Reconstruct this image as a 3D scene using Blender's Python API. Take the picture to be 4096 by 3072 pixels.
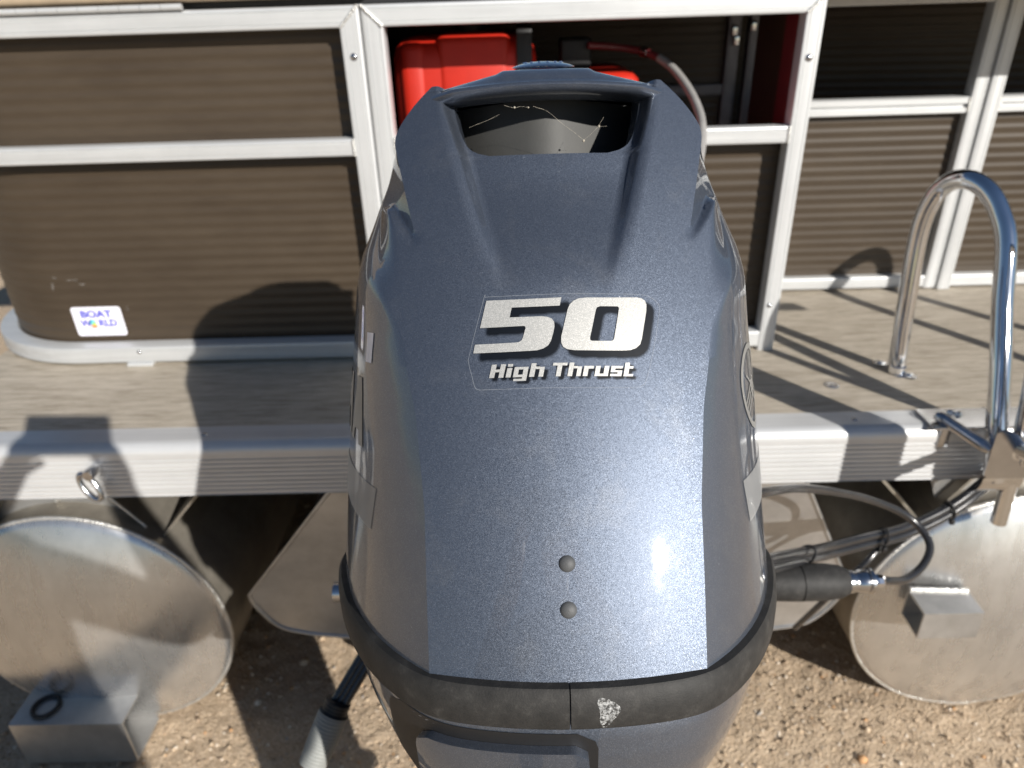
import bpy, bmesh, math, random
import numpy as np
from mathutils import Vector, Matrix
from mathutils.bvhtree import BVHTree

random.seed(7); rng = np.random.default_rng(7)
for o in list(bpy.data.objects): bpy.data.objects.remove(o)
scn = bpy.context.scene
col = scn.collection
R = math.radians

# ---------------------------------------------------------------- camera
PITCH, ROLL, YAW = R(28.0), R(1.85), R(1.0)
CAM = Vector((0, 0, 1.5))
f0 = Vector((-math.sin(YAW), math.cos(YAW), 0)); r0 = Vector((math.cos(YAW), math.sin(YAW), 0)); z0 = Vector((0, 0, 1))
fw = f0*math.cos(PITCH) - z0*math.sin(PITCH); up = z0*math.cos(PITCH) + f0*math.sin(PITCH)
rt = r0*math.cos(ROLL) - up*math.sin(ROLL); uu = up*math.cos(ROLL) + r0*math.sin(ROLL)
cd = bpy.data.cameras.new('camera'); cam = bpy.data.objects.new('camera', cd); col.objects.link(cam)
M = Matrix((( rt.x, uu.x, -fw.x), (rt.y, uu.y, -fw.y), (rt.z, uu.z, -fw.z))).to_4x4(); M.translation = CAM
cam.matrix_world = M
cd.sensor_width = 36; cd.lens = 24.96; cd.clip_start = .01; cd.clip_end = 500
cd.dof.use_dof = True; cd.dof.focus_distance = .50; cd.dof.aperture_fstop = 7.0
scn.camera = cam

# ---------------------------------------------------------------- light
SUN = Vector((-.742, 1.0, -.618)).normalized()          # direction the light travels
SKY_STRENGTH, SUN_STRENGTH = .054, 5.0
w = bpy.data.worlds.new('World'); scn.world = w; w.use_nodes = True
nt = w.node_tree; nt.nodes.clear()
sky = nt.nodes.new('ShaderNodeTexSky'); sky.sky_type = 'NISHITA'; sky.sun_disc = False
sky.sun_elevation = math.asin(-SUN.z); sky.sun_rotation = math.atan2(-SUN.x, -SUN.y)
sky.altitude = 300; sky.dust_density = .25; sky.ozone_density = 2.2
bg = nt.nodes.new('ShaderNodeBackground'); bg.inputs[1].default_value = SKY_STRENGTH
wo = nt.nodes.new('ShaderNodeOutputWorld')
nt.links.new(sky.outputs[0], bg.inputs[0]); nt.links.new(bg.outputs[0], wo.inputs[0])
sl = bpy.data.lights.new('sun', 'SUN'); sl.energy = SUN_STRENGTH; sl.angle = R(.53); sl.color = (1, .955, .885)
so = bpy.data.objects.new('sun', sl); col.objects.link(so); so.rotation_euler = SUN.to_track_quat('-Z', 'Y').to_euler()
so.location = (3, -4, 6)
scn.view_settings.view_transform = 'Standard'; scn.view_settings.look = 'None'
scn.view_settings.exposure = 0.35; scn.view_settings.gamma = 1
scn.render.resolution_x = 1024; scn.render.resolution_y = 768

# ---------------------------------------------------------------- materials
class NT:
    def __init__(s, name):
        s.m = bpy.data.materials.new(name); s.m.use_nodes = True; s.t = s.m.node_tree
        s.b = s.t.nodes['Principled BSDF']; s.out = s.t.nodes['Material Output']
    def n(s, typ, **kw):
        nd = s.t.nodes.new('ShaderNode'+typ)
        for k, v in kw.items():
            if k.startswith('_'): nd.inputs[k[1:].replace('_', ' ')].default_value = v
            else: setattr(nd, k, v)
        return nd
    def l(s, a, b): s.t.links.new(a, b)
    def p(s, **kw):
        for k, v in kw.items():
            i = s.b.inputs[k.replace('_', ' ')]
            if isinstance(v, (tuple, list)) and len(v) == 3 and i.type == 'RGBA': v = (*v, 1)
            i.default_value = v
        return s
    def coord(s, scale=(1, 1, 1), out='Object'):
        tc = s.n('TexCoord'); mp = s.n('Mapping'); mp.inputs['Scale'].default_value = scale
        s.l(tc.outputs[out], mp.inputs['Vector']); return mp.outputs[0]
    def noise(s, vec, scale, detail=4, rough=.6):
        nd = s.n('TexNoise', _Scale=scale, _Detail=detail, _Roughness=rough); s.l(vec, nd.inputs['Vector']); return nd
    def ramp(s, fac, stops):
        nd = s.n('ValToRGB'); e = nd.color_ramp.elements
        while len(e) < len(stops): e.new(.5)
        for x, (pos, c) in zip(e, stops):
            x.position = pos; x.color = (*c, 1) if len(c) == 3 else c
        s.l(fac, nd.inputs[0]); return nd
    def bump(s, h, strength=.3, dist=.001, normal=None):
        nd = s.n('Bump', _Strength=strength, _Distance=dist); s.l(h, nd.inputs['Height'])
        if normal: s.l(normal, nd.inputs['Normal'])
        s.l(nd.outputs[0], s.b.inputs['Normal']); return nd
    def mixc(s, fac, a, b):
        nd = s.n('Mix', data_type='RGBA')
        for i, v in ((0, fac), (6, a), (7, b)):
            if hasattr(v, 'is_linked'): s.l(v, nd.inputs[i])
            else: nd.inputs[i].default_value = (*v, 1) if isinstance(v, tuple) else v
        return nd.outputs[2]

def simple(name, colr, rough=.5, metal=0., bumps=None, var=.12, vscale=30, **kw):
    a = NT(name); a.p(Roughness=rough, Metallic=metal, **kw)
    v = a.coord(); nz = a.noise(v, vscale, 5)
    c1 = tuple(x*(1-var) for x in colr); c2 = tuple(min(1, x*(1+var)) for x in colr)
    rp = a.ramp(nz.outputs[0], [(.3, c1), (.7, c2)]); a.l(rp.outputs[0], a.b.inputs['Base Color'])
    if bumps:
        nb = a.noise(v, bumps[0], 3); a.bump(nb.outputs[0], bumps[1], bumps[2])
    return a.m

def paint_mat(name, base, base2):
    a = NT(name); a.p(Metallic=.85, Roughness=.42, Coat_Weight=1.0, Coat_Roughness=.035, Coat_IOR=1.5)
    v = a.coord()
    vo = a.n('TexVoronoi', _Scale=3400.0); a.l(v, vo.inputs['Vector'])
    g = a.n('NewGeometry')
    sub = a.n('VectorMath', operation='SUBTRACT'); a.l(vo.outputs['Color'], sub.inputs[0]); sub.inputs[1].default_value = (.5, .5, .5)
    sc = a.n('VectorMath', operation='SCALE'); a.l(sub.outputs[0], sc.inputs[0]); sc.inputs['Scale'].default_value = .30
    ad = a.n('VectorMath', operation='ADD'); a.l(g.outputs['Normal'], ad.inputs[0]); a.l(sc.outputs[0], ad.inputs[1])
    no = a.n('VectorMath', operation='NORMALIZE'); a.l(ad.outputs[0], no.inputs[0])
    a.l(no.outputs[0], a.b.inputs['Normal'])
    se = a.n('SeparateColor'); a.l(vo.outputs['Color'], se.inputs[0])
    rr = a.n('MapRange', _To_Min=.43, _To_Max=.59); a.l(se.outputs[0], rr.inputs[0]); a.l(rr.outputs[0], a.b.inputs['Roughness'])
    rp = a.ramp(se.outputs[1], [(0, base), (.86, base), (1, base2)])
    # faint dust film and chips
    nz = a.noise(v, 26, 6, .7); dr = a.ramp(nz.outputs[0], [(.52, (0, 0, 0)), (.78, (.22, .22, .22))])
    n2 = a.noise(v, 330, 2, .5); ch = a.ramp(n2.outputs[0], [(.80, (0, 0, 0)), (.815, (.8, .8, .8))])
    c1 = a.mixc(dr.outputs[0], rp.outputs[0], (.30, .30, .30)); c2 = a.mixc(ch.outputs[0], c1, (.8, .82, .85))
    a.l(c2, a.b.inputs['Base Color'])
    cr = a.n('MapRange', _From_Min=.4, _From_Max=.8, _To_Min=.03, _To_Max=.09); a.l(nz.outputs[0], cr.inputs[0]); a.l(cr.outputs[0], a.b.inputs['Coat Roughness'])
    return a.m

M_PAINT = paint_mat('cowl_paint', (.124, .147, .192), (.26, .29, .35))
def silver_mat():
    a = NT('decal_silver'); a.p(Metallic=.55, Roughness=.5, Coat_Weight=.5, Coat_Roughness=.1)
    vo = a.n('TexVoronoi', _Scale=2300.0); a.l(a.coord(), vo.inputs['Vector'])
    se = a.n('SeparateColor'); a.l(vo.outputs['Color'], se.inputs[0])
    rp = a.ramp(se.outputs[0], [(0, (.46, .46, .44)), (.8, (.62, .61, .58)), (1, (.80, .78, .74))]); a.l(rp.outputs[0], a.b.inputs['Base Color'])
    return a.m
M_SILVER = silver_mat()
M_FLANK = simple('shaded_flank_silver', (.30, .30, .29), .45, .4)  # darker copy of the decal silver, flank shade put into its colour
def ink_mat():
    a = NT('decal_ink'); a.p(Base_Color=(.004, .005, .007), Roughness=.35, Coat_Weight=.3)
    at = a.n('Attribute', attribute_name='ink'); tr = a.n('BsdfTransparent'); mx = a.n('MixShader')
    a.l(at.outputs['Fac'], mx.inputs[0]); a.l(tr.outputs[0], mx.inputs[1]); a.l(a.b.outputs[0], mx.inputs[2]); a.l(mx.outputs[0], a.out.inputs[0])
    return a.m
M_INK = ink_mat()
def alpha_mat(name, colr, alpha, rough=.4, metal=0, scale=0, thr=(.4, .6)):
    a = NT(name); a.p(Base_Color=colr, Roughness=rough, Metallic=metal)
    tr = a.n('BsdfTransparent'); mx = a.n('MixShader'); mx.inputs[0].default_value = alpha
    if scale:
        nz = a.noise(a.coord(), scale, 6, .7); rp = a.ramp(nz.outputs[0], [(thr[0], (0, 0, 0)), (thr[1], (alpha,)*3)]); a.l(rp.outputs[0], mx.inputs[0])
    a.l(tr.outputs[0], mx.inputs[1]); a.l(a.b.outputs[0], mx.inputs[2]); a.l(mx.outputs[0], a.out.inputs[0]); return a.m
M_FILM = alpha_mat('decal_film_edge', (.50, .53, .57), .24)
M_SCUFF = alpha_mat('scuff_mark', (.62, .63, .63), .85, .8, 0, 520, (.42, .66))
M_SCRATCH = alpha_mat('pale_scratch', (.5, .48, .46), .28, .7, 0, 160, (.42, .62))
M_STRIPE = alpha_mat('stripe_film', (.45, .46, .47), .62, .5, .5)
def rubber_mat():
    a = NT('rubber'); v = a.coord(); nz = a.noise(v, 60, 8, .75); n2 = a.noise(v, 700, 3)
    rp = a.ramp(nz.outputs[0], [(.3, (.015, .015, .015)), (.55, (.030, .029, .028)), (.75, (.065, .063, .059))]); a.l(rp.outputs[0], a.b.inputs['Base Color'])
    a.p(Roughness=.62, Specular_IOR_Level=.35); a.bump(n2.outputs[0], .5, .0004); return a.m
M_RUBBER = rubber_mat()
M_PLUG = simple('plug_rubber', (.075, .078, .082), .6, bumps=(900, .4, .0003))
M_BLACK = simple('black_plastic', (.012, .012, .013), .5)
M_DGREY = simple('intake_plastic', (.050, .050, .048), .6, bumps=(500, .3, .0003))
M_CHROME = simple('chrome', (.78, .79, .81), .045, 1.0, var=.03)
M_CHROMEB = simple('brushed_stainless', (.55, .55, .56), .16, 1.0, var=.08)
def alu_mat(name, colr, rough, metal, streak=(1, 1, 1), bs=.15, dirt=.25, grain=90.):
    a = NT(name); a.p(Metallic=metal)
    v = a.coord(streak); nz = a.noise(v, grain, 5, .65); v2 = a.coord(); n2 = a.noise(v2, 9, 7, .72)
    rp = a.ramp(n2.outputs[0], [(.35, tuple(c*(1-dirt) for c in colr)), (.62, colr)])
    st = a.ramp(nz.outputs[0], [(.25, (.86,)*3), (.75, (1.05,)*3)])
    mu = a.n('Mix', data_type='RGBA', blend_type='MULTIPLY'); mu.inputs[0].default_value = 1
    a.l(rp.outputs[0], mu.inputs[6]); a.l(st.outputs[0], mu.inputs[7]); a.l(mu.outputs[2], a.b.inputs['Base Color'])
    mr = a.n('MapRange', _To_Min=rough-.08, _To_Max=rough+.1); a.l(nz.outputs[0], mr.inputs[0]); a.l(mr.outputs[0], a.b.inputs['Roughness'])
    a.bump(nz.outputs[0], bs, .0006); return a.m
M_RAILX = alu_mat('rail_aluminium', (.64, .65, .655), .44, .38, (.03, 1, 1), .08, .06)
M_RAILZ = alu_mat('post_aluminium', (.64, .65, .655), .44, .38, (1, 1, .03), .08, .06)
M_BEAM = alu_mat('beam_aluminium', (.66, .665, .67), .40, .35, (.02, 1, 1), .08, .06)
M_MILL = alu_mat('mill_aluminium', (.58, .575, .565), .40, .78, (1, 1, 1), .22, .2, 24.)
M_LOG = alu_mat('shaded_log', (.40, .365, .31), .46, .65, (1, .15, 1), .2, .3, 24.)  # dull aluminium, darkened to paint in the under-deck shade
M_POD = alu_mat('pod_aluminium', (.60, .60, .60), .34, .85, (.3, 1, 1), .12, .2, 24.)
def weld_mat():
    a = NT('weld_bead'); a.p(Base_Color=(.72, .71, .68), Metallic=.8, Roughness=.38)
    nz = a.noise(a.coord(), 160, 4); a.bump(nz.outputs[0], .8, .003); return a.m
M_WELD = weld_mat()
M_CAP = alu_mat('cap_aluminium', (.74, .74, .735), .27, .86, (1, 1, .25), .06, .12, 30.)
M_DALU = simple('shaded_aluminium', (.16, .16, .18), .45, .6)  # aluminium of the bulkhead posts, interior shade put into the colour
def panel_mat():
    a = NT('brown_panel'); v = a.coord((.25, 1, 1)); nz = a.noise(v, 14, 6, .7)
    rp = a.ramp(nz.outputs[0], [(.3, (.046, .033, .022)), (.7, (.066, .049, .033))]); a.l(rp.outputs[0], a.b.inputs['Base Color'])
    a.p(Roughness=.42, Specular_IOR_Level=.4, Metallic=.0); n2 = a.noise(a.coord(), 260, 2); a.bump(n2.outputs[0], .06, .0005); return a.m
M_PANEL = panel_mat()
def deck_mat():
    a = NT('woven_deck'); v = a.coord((1.6, 25, 1)); v2 = a.coord((2.5, 110, 1)); vv = a.coord()
    n1 = a.noise(v, 7, 6, .7); n2 = a.noise(v2, 9, 4, .7)
    mx = a.n('Math', operation='ADD'); a.l(n1.outputs[0], mx.inputs[0]); a.l(n2.outputs[0], mx.inputs[1])
    rp = a.ramp(mx.outputs[0], [(.0, (.1,)*3), (1., (1,)*3)])
    hf = a.n('Math', operation='MULTIPLY'); a.l(mx.outputs[0], hf.inputs[0]); hf.inputs[1].default_value = .5
    rp = a.ramp(hf.outputs[0], [(.36, (.21, .17, .125)), (.46, (.45, .385, .30)), (.57, (.70, .625, .52))])
    wx = a.n('TexWave', wave_type='BANDS', bands_direction='X', _Scale=62.0, _Distortion=.4); a.l(vv, wx.inputs['Vector'])
    wy = a.n('TexWave', wave_type='BANDS', bands_direction='Y', _Scale=78.0, _Distortion=.3); a.l(vv, wy.inputs['Vector'])
    pr = a.n('Math', operation='MULTIPLY'); a.l(wx.outputs['Fac'], pr.inputs[0]); a.l(wy.outputs['Fac'], pr.inputs[1])
    dk = a.ramp(pr.outputs[0], [(0, (.62,)*3), (.6, (1.12,)*3)])
    mu = a.n('Mix', data_type='RGBA', blend_type='MULTIPLY'); mu.inputs[0].default_value = 1; a.l(rp.outputs[0], mu.inputs[6]); a.l(dk.outputs[0], mu.inputs[7])
    a.l(mu.outputs[2], a.b.inputs['Base Color']); a.p(Roughness=.6); a.bump(pr.outputs[0], .6, .0015); return a.m
M_DECK = deck_mat()
def ground_mat():
    a = NT('gravel_ground'); v = a.coord(); n1 = a.noise(v, 1.1, 6, .6); n2 = a.noise(v, 130, 5, .75); vo = a.n('TexVoronoi', _Scale=190.0); a.l(v, vo.inputs['Vector'])
    rp = a.ramp(n2.outputs[0], [(.28, (.36, .27, .18)), (.5, (.58, .455, .33)), (.72, (.72, .595, .455))])
    r1 = a.ramp(n1.outputs[0], [(.3, (.82, .8, .78)), (.7, (1.1, 1.08, 1.04))])
    mu = a.n('Mix', data_type='RGBA', blend_type='MULTIPLY'); mu.inputs[0].default_value = 1; a.l(rp.outputs[0], mu.inputs[6]); a.l(r1.outputs[0], mu.inputs[7])
    a.l(mu.outputs[2], a.b.inputs['Base Color']); a.p(Roughness=.95, Specular_IOR_Level=.15)
    ad = a.n('Math', operation='ADD'); a.l(n2.outputs[0], ad.inputs[0]); a.l(vo.outputs['Distance'], ad.inputs[1]); a.bump(ad.outputs[0], .8, .006); return a.m
M_GROUND = ground_mat()
def stone_mat():
    a = NT('gravel_stone'); g = a.n('NewGeometry')
    rp = a.ramp(g.outputs['Random Per Island'], [(0, (.36, .27, .19)), (.25, (.55, .42, .29)), (.5, (.64, .50, .35)), (.7, (.48, .38, .29)), (.82, (.70, .61, .50)), (.93, (.62, .36, .18)), (.97, (.40, .38, .36))])
    rp.color_ramp.interpolation = 'CONSTANT'
    nz = a.noise(a.coord(), 150, 5); mu = a.n('Mix', data_type='RGBA', blend_type='MULTIPLY'); mu.inputs[0].default_value = 1
    r2 = a.ramp(nz.outputs[0], [(.3, (.75,)*3), (.7, (1.1,)*3)]); a.l(rp.outputs[0], mu.inputs[6]); a.l(r2.outputs[0], mu.inputs[7]); a.l(mu.outputs[2], a.b.inputs['Base Color'])
    a.p(Roughness=.85, Specular_IOR_Level=.25); a.bump(nz.outputs[0], .5, .002); return a.m
M_STONE = stone_mat()
M_RED = simple('red_plastic', (.47, .015, .004), .55, bumps=(300, .15, .0005), var=.06)
M_MAROON = simple('maroon_reflection_sleeve', (.16, .022, .026), .35)  # red tank's reflection painted on the post face; also the hose sleeve
M_TAN = simple('tan_vinyl', (.42, .33, .23), .5, bumps=(400, .2, .0005))
M_CABLE = simple('cable_jacket', (.020, .020, .022), .26, var=.2, Coat_Weight=.4, Coat_Roughness=.12)
M_HOSE = simple('grey_hose', (.30, .29, .28), .45)
M_GRIP = simple('grey_rubber', (.26, .27, .26), .6)
M_WHITE = simple('sticker_white', (.86, .85, .90), .35, var=.03)
M_BLUE = simple('sticker_blue', (.10, .10, .52), .4)
M_CYAN = simple('sticker_cyan', (.10, .52, .68), .4)
M_GREEN = simple('sticker_green', (.40, .68, .12), .4)
M_ORANGE = simple('sticker_orange', (.85, .20, .04), .4)
M_LGREY = simple('sticker_grey', (.45, .45, .44), .5)
M_SKIN = simple('skin', (.45, .27, .19), .5)
M_SHIRT = simple('shirt_cloth', (.10, .12, .16), .85, bumps=(250, .4, .001))
M_TROUSER = simple('trouser_cloth', (.06, .07, .10), .9, bumps=(250, .4, .001))
M_HAIR = simple('hair', (.03, .022, .016), .6)

# ---------------------------------------------------------------- mesh helpers
def mesh_obj(name, verts, faces, mat, parent=None, smooth=False, sharp=None):
    me = bpy.data.meshes.new(name); me.from_pydata([tuple(v) for v in verts], [], faces); me.update()
    if mat: me.materials.append(mat)
    if smooth:
        me.polygons.foreach_set('use_smooth', [True]*len(me.polygons))
        if sharp is not None: me.set_sharp_from_angle(angle=R(sharp))
    o = bpy.data.objects.new(name, me); col.objects.link(o)
    if parent: o.parent = parent
    return o
def empty(name, loc=(0, 0, 0), rot=(0, 0, 0)):
    o = bpy.data.objects.new(name, None); col.objects.link(o); o.location = loc; o.rotation_euler = rot; o.empty_display_size = .1; return o
def tag(o, label, cat, group=None, kind=None):
    if label: o['label'] = label
    if cat: o['category'] = cat
    if group: o['group'] = group
    if kind: o['kind'] = kind
    return o
class MB:
    def __init__(s): s.v = []; s.f = []
    def add(s, v, f):
        n = len(s.v); s.v += [Vector(x) for x in v]; s.f += [tuple(i+n for i in q) for q in f]; return s
    def grid(s, rows, close=False):
        n = len(rows[0]); v = [p for r in rows for p in r]; f = []
        for i in range(len(rows)-1):
            for j in range(n if close else n-1):
                k = (j+1) % n; f.append((i*n+j, i*n+k, (i+1)*n+k, (i+1)*n+j))
        return s.add(v, f)
    def box(s, x0, x1, y0, y1, z0, z1, bev=0):
        if bev:
            bm = bmesh.new(); bmesh.ops.create_cube(bm, size=1)
            for v in bm.verts: v.co = Vector(((x0+x1)/2+v.co.x*(x1-x0), (y0+y1)/2+v.co.y*(y1-y0), (z0+z1)/2+v.co.z*(z1-z0)))
            bmesh.ops.bevel(bm, geom=bm.edges[:], offset=bev, segments=3, profile=.5, affect='EDGES')
            bm.verts.index_update(); s.add([v.co.copy() for v in bm.verts], [tuple(v.index for v in f.verts) for f in bm.faces]); bm.free(); return s
        return s.add([(x, y, z) for z in (z0, z1) for y in (y0, y1) for x in (x0, x1)], [(0, 2, 3, 1), (4, 5, 7, 6), (0, 1, 5, 4), (2, 6, 7, 3), (0, 4, 6, 2), (1, 3, 7, 5)])
    def tube(s, path, r, n=12, cap=True):
        path = [Vector(p) for p in path]; rr = r if isinstance(r, (list, tuple)) else [r]*len(path)
        t = (path[1]-path[0]).normalized(); nrm = t.orthogonal().normalized(); rows = []
        for i, p in enumerate(path):
            t2 = (path[min(i+1, len(path)-1)]-path[max(i-1, 0)])
            t2 = t2.normalized() if t2.length > 1e-9 else t
            nrm = (t.rotation_difference(t2) @ nrm); nrm = (nrm - t2*nrm.dot(t2)).normalized(); t = t2; b = t.cross(nrm)
            rows.append([p + (nrm*math.cos(a)+b*math.sin(a))*rr[i] for a in [2*math.pi*k/n for k in range(n)]])
        n0 = len(s.v); s.grid(rows, True)
        if cap: s.f.append(tuple(n0+k for k in range(n))[::-1]); s.f.append(tuple(n0+(len(path)-1)*n+k for k in range(n)))
        return s
    def lathe(s, prof, origin, axis, n=24):
        origin = Vector(origin); ax = Vector(axis).normalized(); a = ax.orthogonal().normalized(); b = ax.cross(a)
        return s.grid([[origin+ax*h+(a*math.cos(t)+b*math.sin(t))*r for t in [2*math.pi*k/n for k in range(n)]] for r, h in prof], True)
    def sweep(s, path, prof, ref, k0=0, k1=0, cap=True):
        path = [Vector(p) for p in path]; ref = Vector(ref); rows = []; L = len(path)
        for i, p in enumerate(path):
            t = (path[min(i+1, L-1)]-path[max(i-1, 0)]).normalized()
            rf = ref
            B = (rf - t*rf.dot(t)).normalized(); A = t.cross(B); k = k0 if i == 0 else (k1 if i == L-1 else 0)
            rows.append([p + A*a + B*b + t*(k*a) for a, b in prof])
        n0 = len(s.v); n = len(prof); s.grid(rows, True)
        if cap: s.f.append(tuple(n0+j for j in range(n))[::-1]); s.f.append(tuple(n0+(L-1)*n+j for j in range(n)))
        return s
    def obj(s, name, mat, parent=None, smooth=False, sharp=40):
        bm = bmesh.new(); vs = [bm.verts.new(v) for v in s.v]
        for f in s.f:
            try: bm.faces.new([vs[i] for i in f])
            except ValueError: pass
        bmesh.ops.recalc_face_normals(bm, faces=bm.faces)
        me = bpy.data.meshes.new(name); bm.to_mesh(me); bm.free()
        if mat: me.materials.append(mat)
        if smooth:
            me.polygons.foreach_set('use_smooth', [True]*len(me.polygons))
            if sharp: me.set_sharp_from_angle(angle=R(sharp))
        o = bpy.data.objects.new(name, me); col.objects.link(o)
        if parent: o.parent = parent
        return o
def cat(pts, n=8):
    P = [Vector(p) for p in pts]; P = [P[0]*2-P[1]] + P + [P[-1]*2-P[-2]]; out = []
    for i in range(1, len(P)-2):
        for k in range(n):
            t = k/n; a, b, c, d = P[i-1:i+3]
            out.append(.5*((2*b)+(c-a)*t+(2*a-5*b+4*c-d)*t*t+(3*b-a-3*c+d)*t**3))
    return out + [P[-2]]
def rail_prof(h, depth, r=.004, g=.0011):
    return [(-h, -r), (-h+r*.3, -r*.3), (-h+r, 0), (-.64*h, 0), (-.61*h, -g), (-.52*h, -g), (-.49*h, 0), (.49*h, 0), (.52*h, -g), (.61*h, -g), (.64*h, 0),
            (h-r, 0), (h-r*.3, -r*.3), (h, -r), (h, -depth+r), (h-r, -depth), (-h+r, -depth), (-h, -depth+r)]
def bead(path, r, mat, parent, name='weld', amp=.35):
    pts = [Vector(p) for p in path]; d = []; 
    for i in range(len(pts)-1):
        n = max(2, int((pts[i+1]-pts[i]).length/(r*.55)))
        d += [pts[i].lerp(pts[i+1], k/n) for k in range(n)]
    d.append(pts[-1]); rr = [r*(1+amp*(math.sin(i*2.1)*.5+random.uniform(-.4, .4))) for i in range(len(d))]
    return MB().tube(d, rr, 8).obj(name, mat, parent, True, None)

# ================================================================ SETTING
# ground: one sheet to the horizon with a finely broken patch where the photo looks
def build_ground():
    g = MB()
    ring = [(-80, -60), (80, -60), (80, 120), (-80, 120)]
    x0, x1, y0, y1 = -2.2, 2.2, .1, 3.2
    n, m = 440, 310
    xs = np.linspace(x0, x1, n); ys = np.linspace(y0, y1, m); X, Y = np.meshgrid(xs, ys)
    def vn(X, Y, s, seed):
        rg = np.random.default_rng(seed); G = rg.random((256, 256)); a = X*s+500; b = Y*s+500
        i = np.floor(a).astype(int); j = np.floor(b).astype(int); fx = a-i; fy = b-j; fx = fx*fx*(3-2*fx); fy = fy*fy*(3-2*fy)
        q = lambda p, r: G[p % 256, r % 256]
        return (q(i, j)*(1-fx)+q(i+1, j)*fx)*(1-fy)+(q(i, j+1)*(1-fx)+q(i+1, j+1)*fx)*fy
    Z = .012*(vn(X, Y, 3, 1)-.5)+.005*(vn(X, Y, 14, 2)-.5)+.005*(vn(X, Y, 45, 3)-.5)+.007*(vn(X, Y, 95, 4)-.5)
    edge = np.minimum(np.minimum(X-x0, x1-X), np.minimum(Y-y0, y1-Y)); Z = Z*np.clip(edge/.15, 0, 1)
    v = np.stack([X, Y, Z], -1).reshape(-1, 3)
    idx = np.arange(n*m).reshape(m, n)
    f = np.stack([idx[:-1, :-1], idx[:-1, 1:], idx[1:, 1:], idx[1:, :-1]], -1).reshape(-1, 4)
    outer = np.array([(-80, -60, 0), (80, -60, 0), (80, 120, 0), (-80, 120, 0)]); b = len(v)
    corners = [idx[0, 0], idx[0, -1], idx[-1, -1], idx[-1, 0]]
    fl = f.tolist() + [[b, b+1, corners[1], corners[0]], [b+1, b+2, corners[2], corners[1]], [b+2, b+3, corners[3], corners[2]], [b+3, b, corners[0], corners[3]]]
    o = mesh_obj('ground', np.vstack([v, outer]).tolist(), fl, M_GROUND, smooth=True)
    tag(o, None, None, kind='structure')
    # loose gravel
    N = 26000
    bm = bmesh.new(); bmesh.ops.create_icosphere(bm, subdivisions=1, radius=1)
    bv = np.array([vv.co[:] for vv in bm.verts]); bf = np.array([[q.index for q in ff.verts] for ff in bm.faces]); bm.free()
    px = rng.uniform(-1.7, 1.75, N); py = rng.uniform(.35, 2.1, N)
    sz = .0016+.0042*rng.random(N)**2.4; big = rng.random(N) < .007; sz[big] = rng.uniform(.007, .013, big.sum())
    ix = np.clip(((px-x0)/(x1-x0)*(n-1)).astype(int), 0, n-1); iy = np.clip(((py-y0)/(y1-y0)*(m-1)).astype(int), 0, m-1)
    pz = Z[iy, ix]+sz*.25
    S = sz[:, None, None]*rng.uniform(.6, 1.25, (N, 1, 3))*np.array([1, 1, .75]); V = bv[None]*S*(1+rng.uniform(-.22, .22, (N, len(bv), 1)))
    th = rng.uniform(0, 6.28, N); c, s_ = np.cos(th)[:, None], np.sin(th)[:, None]
    Vx = V[:, :, 0]*c-V[:, :, 1]*s_+px[:, None]; Vy = V[:, :, 0]*s_+V[:, :, 1]*c+py[:, None]; Vz = V[:, :, 2]+pz[:, None]
    V = np.stack([Vx, Vy, Vz], -1).reshape(-1, 3); F = (bf[None]+(np.arange(N)*len(bv))[:, None, None]).reshape(-1, 3)
    me = bpy.data.meshes.new('gravel'); me.vertices.add(len(V)); me.vertices.foreach_set('co', V.ravel())
    me.loops.add(F.size); me.loops.foreach_set('vertex_index', F.ravel().astype(np.int32)); me.polygons.add(len(F))
    me.polygons.foreach_set('loop_start', np.arange(0, F.size, 3, dtype=np.int32)); me.update(calc_edges=True); me.validate()
    me.materials.append(M_STONE); me.polygons.foreach_set('use_smooth', [True]*len(me.polygons))
    go = bpy.data.objects.new('gravel', me); col.objects.link(go); tag(go, 'loose tan gravel stones scattered over the ground', 'gravel', kind='stuff')
build_ground()

# ================================================================ PONTOON BOAT
boat = empty('pontoon_boat', (0, 3, 0)); boat_off = Matrix.Translation((0, -3, 0))
tag(boat, 'pontoon boat with brown corrugated fence panels and bright aluminium rails', 'boat')
def bp(o):                                   # make a mesh built in world space a part of the boat
    o.parent = boat; o.matrix_parent_inverse = boat_off; return o
def sp(o, parent):                           # sub-part of a part of the boat
    o.parent = parent; return o

DZ = .78                                     # deck height
# deck
dk = bp(MB().box(-1.28, 1.40, 1.17, 7.2, DZ-.03, DZ).obj('deck', M_DECK))
# rear beam: flat lip, rounded nose, ribbed face
prof = [(1.197, DZ+.0045), (1.152, DZ+.0045)]
for k in range(7):
    a = math.pi/2*k/6; prof.append((1.152-.022*math.sin(a), DZ+.0045-.022+.022*math.cos(a)))
z = DZ-.021
for k in range(9):
    prof += [(1.130, z), (1.130, z-.0062), (1.1322, z-.0068), (1.1322, z-.0096)]; z -= .0102
prof += [(1.130, z), (1.131, .667), (1.134, .664), (1.197, .664)]
beam = bp(MB().grid([[Vector((x, y, zz)) for y, zz in prof] for x in (-1.30, 1.42)], True).obj('transom_beam', M_BEAM, None, True, 25))
for x in (-1.30, 1.42): sp(MB().add([(x, y, zz) for y, zz in prof], [tuple(range(len(prof)))]).obj('end_cap', M_BEAM), beam)
for yy in (1.75, 2.35, 2.95, 3.55): bp(MB().box(-1.25, 1.38, yy, yy+.05, .668, DZ-.0305).obj('cross_member', M_LOG))
# screw heads on the lip
for x, y in ((.632, 1.168), (-.62, 1.168)):
    s_ = MB().lathe([(.0001, .0022), (.003, .002), (.0055, .0008), (.006, 0)], (x, y, DZ+.0046), (0, 0, 1), 14).obj('screw', M_CHROMEB, None, True); sp(s_, beam)
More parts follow.
